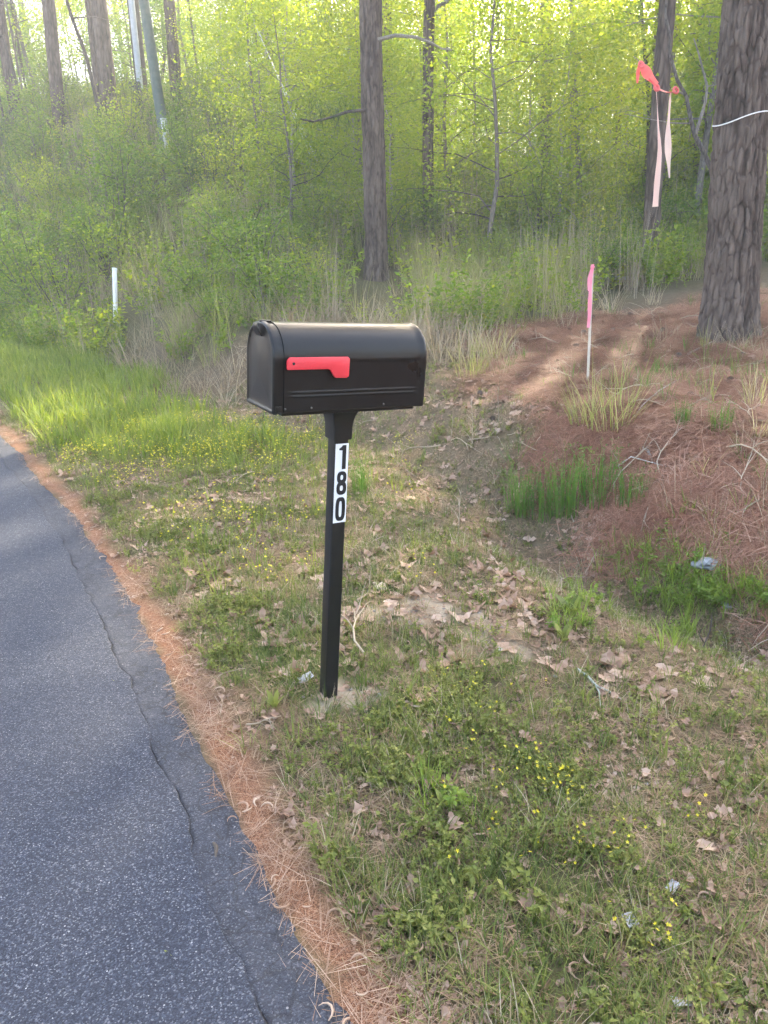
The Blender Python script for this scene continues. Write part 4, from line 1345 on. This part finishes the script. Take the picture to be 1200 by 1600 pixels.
# green grass
x, y = fan(66000, .8, 9.5, .2)
g = z_green(x, y)
x, y = pick(x, y, verge(x, y) * (1 - .93 * z_bank(x, y)) * (1 - .9 * z_sand(x, y)) * (1 - .93 * z_edge_straw(x, y)) * np.clip(.10 + .72 * g + .2 * (1 - sstep(y, 1.2, 2.2)) * sstep(n2(x, y, .2, 97), .38, .6), 0, 1))
lay('grass', T_grass, x, y, .4, .95, 'short green grass growing in patches on the verge', 'grass')
x, y = fan(1500, .9, 4.5, .2)
x, y = pick(x, y, verge(x, y) * (1 - z_bank(x, y)) * (1 - .9 * z_sand(x, y)) * (.06 + .35 * z_green(x, y)))
lay('broad_grass', T_broad, x, y, .35, .8, 'broad bladed grass sprouting on the verge', 'grass')
# creeping weeds and flowers
x, y = fan(34000, .8, 9, .2)
x, y = pick(x, y, verge(x, y) * (1 - .95 * z_bank(x, y)) * (1 - .9 * z_sand(x, y)) * (1 - .95 * z_edge_straw(x, y)) * np.clip(.04 + .42 * z_green(x, y) * sstep(n2(x, y, .35, 83), .40, .62) + .4 * z_yellow(x, y), 0, 1))
lay('weeds', T_weed, x, y, .6, 1.4, 'small leafy weeds creeping through the grass', 'weeds')
x, y = fan(11000, 2.6, 9.5, .6)
x, y = pick(x, y, z_yellow(x, y) * verge(x, y) * sstep(n2(x, y, .3, 84), .32, .55))
lay('yellow_flowers', T_bloom_far, x, y, .5, 1.0, 'band of tiny yellow flowers between road and mailbox', 'flowers')
x, y = fan(9000, 2.6, 9.5, .6)
x, y = pick(x, y, z_yellow(x, y) * verge(x, y))
lay('flower_stems', [tuft(14, .08, .2, .004, .06, .4, .5, M['meadow'], 2) for _ in range(3)], x, y, .6, 1.1, 'yellow-green stems under the yellow flowers', 'weeds')
# yellow buttercups near the foot of the verge
bx_, by_ = [], []
for px, py, s, k in ((830, 1225, 45, 26), (880, 1215, 25, 8), (960, 1320, 60, 12), (1010, 1470, 30, 6), (740, 1090, 45, 16), (800, 1330, 60, 5), (700, 1250, 60, 4)):
    for _ in range(k):
        p = on_ground(px + rng.normal() * s, py + rng.normal() * s * .6); bx_.append(p[0]); by_.append(p[1])
bx_, by_ = np.array(bx_), np.array(by_)
lay('buttercups', [flowers(2, .06, .0058, M['petal'], .012) for _ in range(4)], bx_, by_, .8, 1.2, 'scattered small yellow flowers in the green weeds of the near verge', 'flowers')
lay('flowering_weeds', [sprig(7, .065, 9, .013, M['weed'], .03, .7) for _ in range(3)], np.repeat(bx_, 2) + rng.normal(size=len(bx_) * 2) * .035, np.repeat(by_, 2) + rng.normal(size=len(bx_) * 2) * .035, .5, 1.05, 'leafy green weeds under the scattered yellow flowers', 'weeds')
# fresh bright weeds at the ditch and the lip
wx, wy = [], []
for px, py, sx, sy, k in ((1140, 938, 60, 10, 26), (1060, 870, 40, 22, 13), (1060, 905, 40, 16, 10), (700, 1265, 10, 8, 2), (900, 955, 16, 18, 5), (1050, 1010, 30, 14, 3)):
    for _ in range(k):
        p = on_ground(px + rng.normal() * sx, py + rng.normal() * sy); wx.append(p[0]); wy.append(p[1])
lay('bright_weeds', T_weedb, np.array(wx), np.array(wy), .6, 1.3, 'fresh bright green weeds along the ditch lip', 'weeds')
x, y = np.array(wx), np.array(wy)
x, y = np.repeat(x, 3) + rng.normal(size=3 * len(x)) * .07, np.repeat(y, 3) + rng.normal(size=3 * len(y)) * .05
lay('ditch_grass', [tuft(14, .08, .20, .0045, .035, .6, 1.0, M['weed_bright'], 3) for _ in range(3)], x, y, .5, 1.1, 'bright yellow-green grass along the ditch lip', 'grass')
# pine straw
x, y = fan(14000, .8, 10, .3, -60, 50)
x, y = pick(x, y, np.clip(1.3 * z_edge_straw(x, y) * (.35 + .65 * sstep(n2(x, y, .16, 98), .36, .56)) + .07 * sstep(n2(x, y, .4, 85), .5, .7) * (vroad(x, y) > 0) * (1 - z_meadow(x, y)), 0, 1))
lay('pine_straw', T_straw, x, y, .55, 1.05, 'orange pine needles swept along the broken tarmac edge', 'pine straw', .003, .9)
x, y = fan(22000, 2.5, 12, .4, -20, 50)
x, y = pick(x, y, z_bank(x, y))
lay('bank_straw', T_oldstraw, x, y, .7, 1.3, 'reddish brown pine straw blanketing the bank', 'pine straw', .004, 1.)
x, y = fan(2600, 2.6, 11, .5, -10, 50)
x, y = pick(x, y, z_bank(x, y) * (.25 + .75 * sstep(n2(x, y, .5, 99), .42, .62)))
lay('bank_leaves', T_leaf, x, y, .5, 1.0, 'pale dead leaves caught in the straw of the bank', 'leaf litter', .03, 1.)
def twig(L, r):
    m_ = MB(); P = limb(m_, (0, 0, .012), (1, rng.normal() * .2, .08), L, r, 6, .02, .16)
    for q in (2, 3, 4):
        limb(m_, P[q], (1, rng.normal(), .35), L * .35, r * .6, 4, .02, .2)
    return m_.mesh('twig', M['stalk'], True)
x, y = fan(900, 2.4, 11, .6, -12, 50)
x, y = pick(x, y, np.clip(.6 * z_bank(x, y) + .1 * verge(x, y), 0, 1))
lay('fallen_twigs', [twig(.28, .0035), twig(.4, .0045), twig(.2, .003), twig(.5, .005)], x, y, .5, 1.2, 'thin bleached twigs scattered over the bank', 'twigs', .03, 1.)
x, y = fan(420, 2.6, 9, .6, -10, 50)
x, y = pick(x, y, z_bank(x, y) * sstep(n2(x, y, .9, 100), .5, .64))
lay('bank_weeds', [tuft(22, .12, .42, .003, .07, .7, 1.1, M['dry'], 4) for _ in range(3)] + [tuft(18, .1, .34, .004, .06, .5, .8, M['sedge'], 4) for _ in range(2)], x, y, .6, 1.2, 'loose dry grass tussocks on the bank', 'dry grass')
x, y = fan(2600, 3, 11, .7, -10, 50)
x, y = pick(x, y, z_bank(x, y) * sstep(n2(x, y, .7, 86), .5, .66))
lay('bank_grass', [tuft(12, .08, .24, .004, .05, .8, 1., M['clump'], 3) for _ in range(3)] + T_dry, x, y, .7, 1.4, 'sparse grass sprouting through the bank straw', 'grass')
# pebbles on the sand and along the edge
x, y = fan(9000, .9, 5, .3)
x, y = pick(x, y, np.clip(.9 * z_sand(x, y) + .04 * verge(x, y), 0, 1))
lay('gravel', T_peb, x, y, .25, 1.3, 'fine pale gravel strewn on the sandy spoil', 'gravel', .002)
# fallen leaves: the largest as pieces of the ground, the rest as litter
x, y = fan(9000, .8, 9.5, .3)
p = verge(x, y) * (1 - .7 * z_sand(x, y)) * (.15 + .85 * sstep(n2(x, y, .45, 87), .40, .62)) * np.where(vroad(x, y) < .35, .25, 1) * (1 - .8 * z_meadow(x, y)) * (1 - .5 * z_bank(x, y))
x, y = pick(x, y, p)
o_ = np.argsort(np.hypot(x, y))
nx, ny = x[o_[:280]], y[o_[:280]]
fx_, fy_ = x[o_[280:]], y[o_[280:]]
nr = euler_on(tnormal(nx, ny), rng.uniform(0, 6.28, 280), .9) + rng.normal(size=(280, 3)) * .22
nz = terrain(nx, ny) + rng.uniform(.006, .028, 280)
for k in range(280):
    o = obj('fallen_leaf', T_leaf[k % 6], ground, (nx[k], ny[k], nz[k]))
    o.rotation_euler = nr[k]; s = rng.uniform(.32, .72); o.scale = (s, s, s)
lay('leaf_litter', T_leaf, fx_, fy_, .6, 1.2, 'brown dead leaves lying through the far verge', 'leaf litter', .012, .9)
x, y = fan(46000, .8, 8, .12)
x, y = pick(x, y, verge(x, y) * (1 - .6 * z_sand(x, y)) * (1 - .8 * z_meadow(x, y)) * (1 - .6 * z_bank(x, y)) * (.25 + .75 * sstep(n2(x, y, .3, 93), .36, .58)))
T_frag = [dead_leaf(.034, 0, 1.2), dead_leaf(.042, 2, .9), dead_leaf(.028, 0, .6), dead_leaf(.05, 2, 1.4), dead_leaf(.038, 3, .4)]
lay('leaf_crumbs', T_frag, x, y, .25, .85, 'crumbled brown leaf bits between the grass tufts', 'leaf litter', .006, .9)
def curl(L):
    m_ = MB(); t = np.linspace(0, 1, 7); b = rng.uniform(1.2, 3.2)
    tube(m_, np.stack([L * np.sin(b * t) / b, L * (1 - np.cos(b * t)) / b, .004 + .006 * np.sin(3 * t)], -1), .0028 * np.sin(np.pi * (.15 + .8 * t)), 5)
    return m_.mesh('catkin', M['straw'], True)
x, y = fan(5000, .8, 6, .2, -60, 50)
x, y = pick(x, y, np.clip(.55 * z_edge_straw(x, y) + .22 * (vroad(x, y) > .1) * (1 - sstep(vroad(x, y), .3, 1.2)), 0, 1))
lay('fallen_catkins', [curl(.05), curl(.04), curl(.06)], x, y, .6, 1.2, 'curled orange brown catkins dropped along the tarmac edge', 'catkins', .012)
# long grass, sedge and brush
x, y = fan(9000, 5, 16, .9, -50, 10)
x, y = pick(x, y, z_meadow(x, y))
lay('meadow_grass', T_meadow, x, y, .55, 1.1, 'long fresh green grass along the road ahead', 'grass')
x, y = fan(30000, 8, 34, .75)
b = z_brush(x, y); d_ = n2(x, y, 2.2, 88)
xs_, ys_ = pick(x, y, clear_mid(x, y) * b * (.04 + .22 * sstep(d_, .38, .6)))
lay('sedge', T_sedge, xs_, ys_, .6, 1.15, 'tall green and straw coloured grass covering the slope', 'tall grass')
x, y = fan(12000, 7, 22, .75)
tan_ = .8 * np.exp(-(((x - .6) / 1.5) ** 2 + ((y - 9.2) / 1.3) ** 2)) + .5 * np.exp(-(((x + .4) / 2.6) ** 2 + ((y - 10.2) / 1.3) ** 2)) + .45 * z_brush(x, y) * np.exp(-((y - 12.5) / 2.2) ** 2)
x, y = pick(x, y, np.clip(tan_, 0, 1) * sstep(n2(x, y, .8, 89), .30, .5) * (1 - .9 * z_bank(x, y)) * (vroad(x, y) > 2.2) * clear_mid(x, y))
lay('dead_tall_grass', T_tan, x, y, .6, 1.15, 'pale dead tall grass behind the mailbox', 'tall grass')
x, y = fan(3200, 9, 28, .7)
x, y = pick(x, y, z_brush(x, y) * clear_mid(x, y) * sstep(n2(x, y, 1.5, 90), .4, .6))
lay('dead_stalks', T_stalk, x, y, .6, 1.1, 'thin dead stalks standing in the brush', 'stalks')
x, y = fan(12000, 9, 36, .75)
x, y = pick(x, y, z_brush(x, y) * clear_mid(x, y) * (.28 + .7 * sstep(n2(x, y, 1.8, 92), .40, .6)))
lay('brush', T_brush, x, y, .6, 1.4, 'leafy green undergrowth among the tall grass', 'undergrowth')

# countable clumps of tall green grass before the bank
def clump_mesh(n, L0, L1, w=.0065):
    m_ = MB()
    a = rng.uniform(0, 2 * np.pi, n); r = .11 * np.sqrt(rng.random(n))
    base = np.stack([r * np.cos(a), r * np.sin(a), np.full(n, -.02)], -1)
    blades(m_, base, a + rng.normal(size=n) * .6, rng.uniform(L0, L1, n), w * rng.uniform(.7, 1.3, n), rng.uniform(0, .18, n), rng.uniform(0, .3, n), 4)
    st = m_.V[0].reshape(n, -1, 3)
    c = np.concatenate([st[:, j] for j in range(2, 10)]) + rng.normal(size=(n * 8, 3)) * .006
    leaves(m_, c, .022 * rng.uniform(.7, 1.3, len(c)), .3, -.8, .05)
    return m_.mesh('grass_clump', M['clump'])
CL = [clump_mesh(70, .22, .46), clump_mesh(60, .18, .38), clump_mesh(80, .25, .5)]
CT = [tuft(70, .2, .5, .004, .12, .6, .9, M['sedge'], 4) for _ in range(2)]
for k, (px, py, s, m_, lab) in enumerate((
        (812, 800, .85, CL[0], 'tall green stalky clump before the bank, the one beside dry stems'),
        (850, 805, 1.0, CL[1], 'tall green stalky clump in the middle of the row before the bank'),
        (885, 800, .95, CL[2], 'dense tall green stalky clump before the bank'),
        (932, 785, .95, CL[0], 'upright bright green clump at the ditch end of the row'),
        (985, 790, .8, CL[1], 'dark green clump growing inside the ditch'),
        (955, 668, 1.35, CT[0], 'tan and green tussock on the bank top above the ditch'),
        (915, 660, 1.0, CT[1], 'loose tan tussock next to the pink-taped stake'),
        (1068, 665, .55, CL[1], 'small green sprout on the straw bank above the ditch'),
        (1125, 680, .55, CL[0], 'small bright green sprout on the straw bank beside the ditch'),
        (565, 770, .55, CL[2], 'small fresh green clump next to the numbered post'),
        (735, 590, 1.0, CT[0], 'olive tussock on the bank behind the mailbox'),
        (770, 560, 1.2, CT[1], 'larger olive tussock on the bank behind the mailbox'))):
    p = on_ground(px, py)
    o = obj('grass_clump', m_, None, tuple(p)); o.scale = (s, s, s); o.rotation_euler.z = k * 1.3
    tag(o, lab, 'grass clump', 'clumps of grass by the ditch and bank')
# single dry stems standing on the verge
for px, py, h, lab in ((716, 832, .34, 'tall bare tan grass stem on the verge past the post'), (738, 700, .40, 'forked dry grass stem where the verge meets the bank'), (705, 690, .30, 'short dry grass stem leaning behind the mailbox'), (780, 665, .42, 'dry seed stalk standing among the bank tussocks')):
    p = on_ground(px, py); m_ = MB()
    P = limb(m_, (0, 0, -.02), (rng.normal() * .1, rng.normal() * .1, 1), h, .0035, 7, 0, .06)
    for q in (4, 5, 6): limb(m_, P[q], (rng.normal(), rng.normal(), 1.2), h * .22, .002, 3, 0, .15)
    blades(m_, P[[1, 2, 3]], rng.uniform(0, 6, 3), np.full(3, h * .4), np.full(3, .005), np.full(3, .4), np.full(3, 1.1), 4)
    tag(obj('dry_stem', m_.mesh('dry_stem', M['stalk'], True), None, tuple(p)), lab, 'dry stem')
# broad-leaved plants
def broad(n, L, w, mat):
    m_ = MB()
    for k in range(n):
        a = k * 2.4; tl = rng.uniform(.3, .9)
        blades(m_, np.array([[0, 0, 0.]]), np.array([a]), np.array([L * rng.uniform(.7, 1.1)]), np.array([w]), np.array([tl * .4]), np.array([tl]), 6, np.array([rng.random()]))
    v = m_.V
    for q in v:                                            # leaf outline: narrow foot, wide middle
        c = q.reshape(-1, 2, 3); mid_ = c.mean(1, keepdims=True); t = np.linspace(0, 1, len(c))[:, None, None]
        q[:] = (mid_ + (c - mid_) * (.25 + 1.3 * np.sin(np.pi * np.clip(t * .92 + .05, 0, 1))) * (1 / np.maximum(1 - t ** 2 * .9, .25))).reshape(-1, 3)
    return m_.mesh('broad_leaf', mat)
for px, py, L, lab in ((893, 965, .13, 'broad-leaved green weed with upright leaves on the open verge'), (430, 1108, .075, 'low broad green leaf pair near the post foot'),
                       (697, 1268, .07, 'pale ferny rosette on the near verge'), (880, 1005, .10, 'yellowing broad-leaved seedling beside a dark stick')):
    p = on_ground(px, py)
    o = obj('leafy_weed', broad(5, L, L * .2, M['weed']), None, tuple(p)); tag(o, lab, 'weed')
# stones, cones, sticks and scraps
for px, py, r, mt, lab, sub in ((1102, 884, .070, 'stone', 'blue-grey rock lying in the ditch', 3), (1135, 948, .035, 'stone', 'small grey stone beside the bright ditch weeds', 3),
                                (592, 918, .036, 'palestone', 'pale sandy stone on the edge of the spoil heap', 3),
                                (1010, 516, .05, 'palestone', 'pale lump of debris on the straw bank', 3)):
    p = on_ground(px, py); me = pebble(r, M[mt], sub)
    o = obj('rock', me, None, tuple(p + [0, 0, r * .2])); o.rotation_euler = (.2, .3, px); tag(o, lab, 'rock')
def cone_mesh():
    m_ = MB()
    for k in range(70):
        t = k / 69; a = k * 2.4; r = .028 * math.sin(math.pi * (.12 + .83 * t)) ** .8
        z = -.04 + .08 * t
        c = np.array([r * math.cos(a), r * math.sin(a), z]); o_ = np.array([math.cos(a), math.sin(a), .55]); s = np.array([-math.sin(a), math.cos(a), 0])
        m_.add([c - s * .006 - o_ * .012, c + s * .006 - o_ * .012, c + s * .008 + o_ * .008, c - s * .008 + o_ * .008, c + o_ * .006 + [0, 0, .004]], [[0, 1, 2, 3]], .5)
        m_.add([c - s * .008 + o_ * .008, c + s * .008 + o_ * .008, c - o_ * .004 - [0, 0, .006]], [[0, 1, 2]], .5)
    tube(m_, [(0, 0, -.04), (0, 0, 0), (0, 0, .038)], [.010, .020, .004], 8)
    return m_.mesh('pine_cone', M['cone'])
CN = cone_mesh()
for k, (px, py) in enumerate(((938, 488), (985, 495), (912, 524), (958, 520), (900, 545), (1035, 520), (1092, 605), (1078, 622), (1115, 615), (1010, 570), (1140, 600), (870, 570), (890, 520), (820, 600), (750, 620), (1060, 560), (1030, 600), (770, 660), (925, 500), (1160, 560))):
    p = on_ground(px, py)
    o = obj('pine_cone', CN, None, tuple(p + [0, 0, .035])); o.rotation_euler = (1.4, .3 * k, k * 1.1); s = rng.uniform(.5, .8); o.scale = (s, s, s)
    tag(o, 'dark open pine cone lying on the straw bank', 'pine cone', 'pine cones on the bank')
def stick(name, pts, r0, r1, mat, lab, lift=.012):
    P = np.array([on_ground(a, b) + [0, 0, lift + .01 * c] for a, b, c in pts])
    m_ = MB(); tube(m_, P - P[0], np.linspace(r0, r1, len(P)), 6)
    o = obj(name, m_.mesh(name, mat, True), None, tuple(P[0])); tag(o, lab, 'stick')
    return o, P[0]
tw, t0_ = stick('twig', [(902, 1050, 0), (918, 1065, 1), (932, 1080, 1), (950, 1088, 1), (972, 1098, 0)], .006, .003, M['lichen'], 'lichen covered twig lying on the open verge')
m_ = MB(); tube(m_, np.array([on_ground(930, 1078) + [0, 0, .02], on_ground(936, 1090) + [0, 0, .022], on_ground(938, 1108) + [0, 0, .012]]) - t0_, [.004, .003, .002], 5); obj('side_twig', m_.mesh('side_twig', M['lichen'], True), tw)
p = on_ground(1095, 1022)
m_ = MB(); tube(m_, [(0, 0, -.02), (.02, .01, .05), (.05, .03, .12), (.06, .05, .19)], [.006, .005, .004, .002], 6); tube(m_, [(.02, .01, .05), (-.01, .02, .10), (.0, .02, .13)], [.004, .003, .002], 5)
o = obj('stub_stick', m_.mesh('stub_stick', M['darktwig'], True), None, tuple(p)); tag(o, 'dark upright broken stick at the ditch end of the verge', 'stick')
stick('dead_branch', [(1000, 700, 0), (1012, 712, 2), (1022, 728, 0)], .012, .008, M['log'], 'short bleached stick on the straw bank')
stick('dead_branch', [(962, 742, 4), (985, 730, 6), (1010, 735, 5), (1040, 736, 2)], .006, .003, M['log'], 'thin grey stick across the ditch head')
stick('root_twig', [(985, 660, 0), (1005, 640, 3), (1030, 620, 4), (1060, 600, 3)], .005, .003, M['log'], 'thin bare stem arching over the straw bank')
stick('pine_twig', [(1075, 555, 0), (1100, 545, 2), (1125, 535, 3)], .012, .006, M['log'], 'forked pale twig at the foot of the stout pine')
# weed growing along the crack and crumbs on the tarmac
cp = on_ground(185, 1050)
m_ = MB(); P = np.array([on_ground(a, b) + [0, 0, .022] for a, b in ((172, 1030), (188, 1055), (205, 1085), (218, 1115), (232, 1145))])
tube(m_, P - P[0], np.linspace(.0025, .0015, 5), 5, True)
blades(m_, (P - P[0])[[0, 0, 1, 2, 2, 3]], rng.uniform(0, 6, 6), rng.uniform(.04, .09, 6), np.full(6, .004), rng.uniform(.5, 1.3, 6), rng.uniform(.2, .8, 6), 3)
o = obj('crack_weed', m_.mesh('crack_weed', M['weed'], False), None, tuple(P[0])); tag(o, 'thin green runner creeping along the crack in the tarmac', 'weed')
p = on_ground(265, 1532); o = obj('crack_weed', sprig(5, .03, 6, .012, M['weed'], .01, .9), None, tuple(p + [0, 0, .045])); tag(o, 'tiny green weed growing alone in the tarmac', 'weed')
m_ = MB(); P = np.array([on_ground(a, b) + [0, 0, .05 + c] for a, b, c in ((335, 1338, 0), (342, 1350, .01), (341, 1366, .006), (352, 1378, 0))])
tube(m_, P - P[0], [.005, .006, .004, .002], 6); o = obj('bark_scrap', m_.mesh('bark_scrap', M['darktwig'], True), None, tuple(P[0])); tag(o, 'curled brown scrap of bark lying in the tarmac crack', 'debris')
for px, py, r, lab in ((985, 1445, .022, 'pale bluish scrap of paper in the near weeds'), (1050, 1392, .018, 'small white scrap on the leaf litter'), (1065, 1575, .022, 'crumpled white scrap low in the grass'), (780, 1020, .014, 'tiny white chip near the spoil heap'), (478, 1065, .03, 'pale dry leaf curled beside the post foot')):
    p = on_ground(px, py)
    m_ = MB(); g = np.linspace(-1, 1, 5); A_, B_ = np.meshgrid(g, g, indexing='ij')
    m_.add(np.stack([A_ * r, B_ * r * .6, r * .5 * fbm(A_ + px, B_ + py, 95, 3)], -1).reshape(-1, 3), grid_faces(5, 5), .6)
    o = obj('scrap', m_.mesh('scrap', M['paper'], True), None, tuple(p + [0, 0, .012])); o.rotation_euler = (.2, -.2, px); tag(o, lab, 'litter')

# ------------------------------------------------------------------ added volume: pale veil in the air, standing in for lens glare
bm = bmesh.new(); box_bm(bm, -700, 700, -130, 950, -2.5, 40)
hz = NT('glare_veil_air')
pv_ = hz.n('VolumePrincipled')
pv_.inputs['Density'].default_value = .0048
pv_.inputs['Color'].default_value = (.95, .97, 1.0, 1)
pv_.inputs['Anisotropy'].default_value = .35
hz.t.links.new(pv_.outputs[0], hz.out.inputs['Volume'])
glare_veil = obj('glare_veil', bm_mesh('glare_veil', bm, hz.m), kind='stuff', label='added pale veil through the wood standing in for lens glare', category='glare_veil')
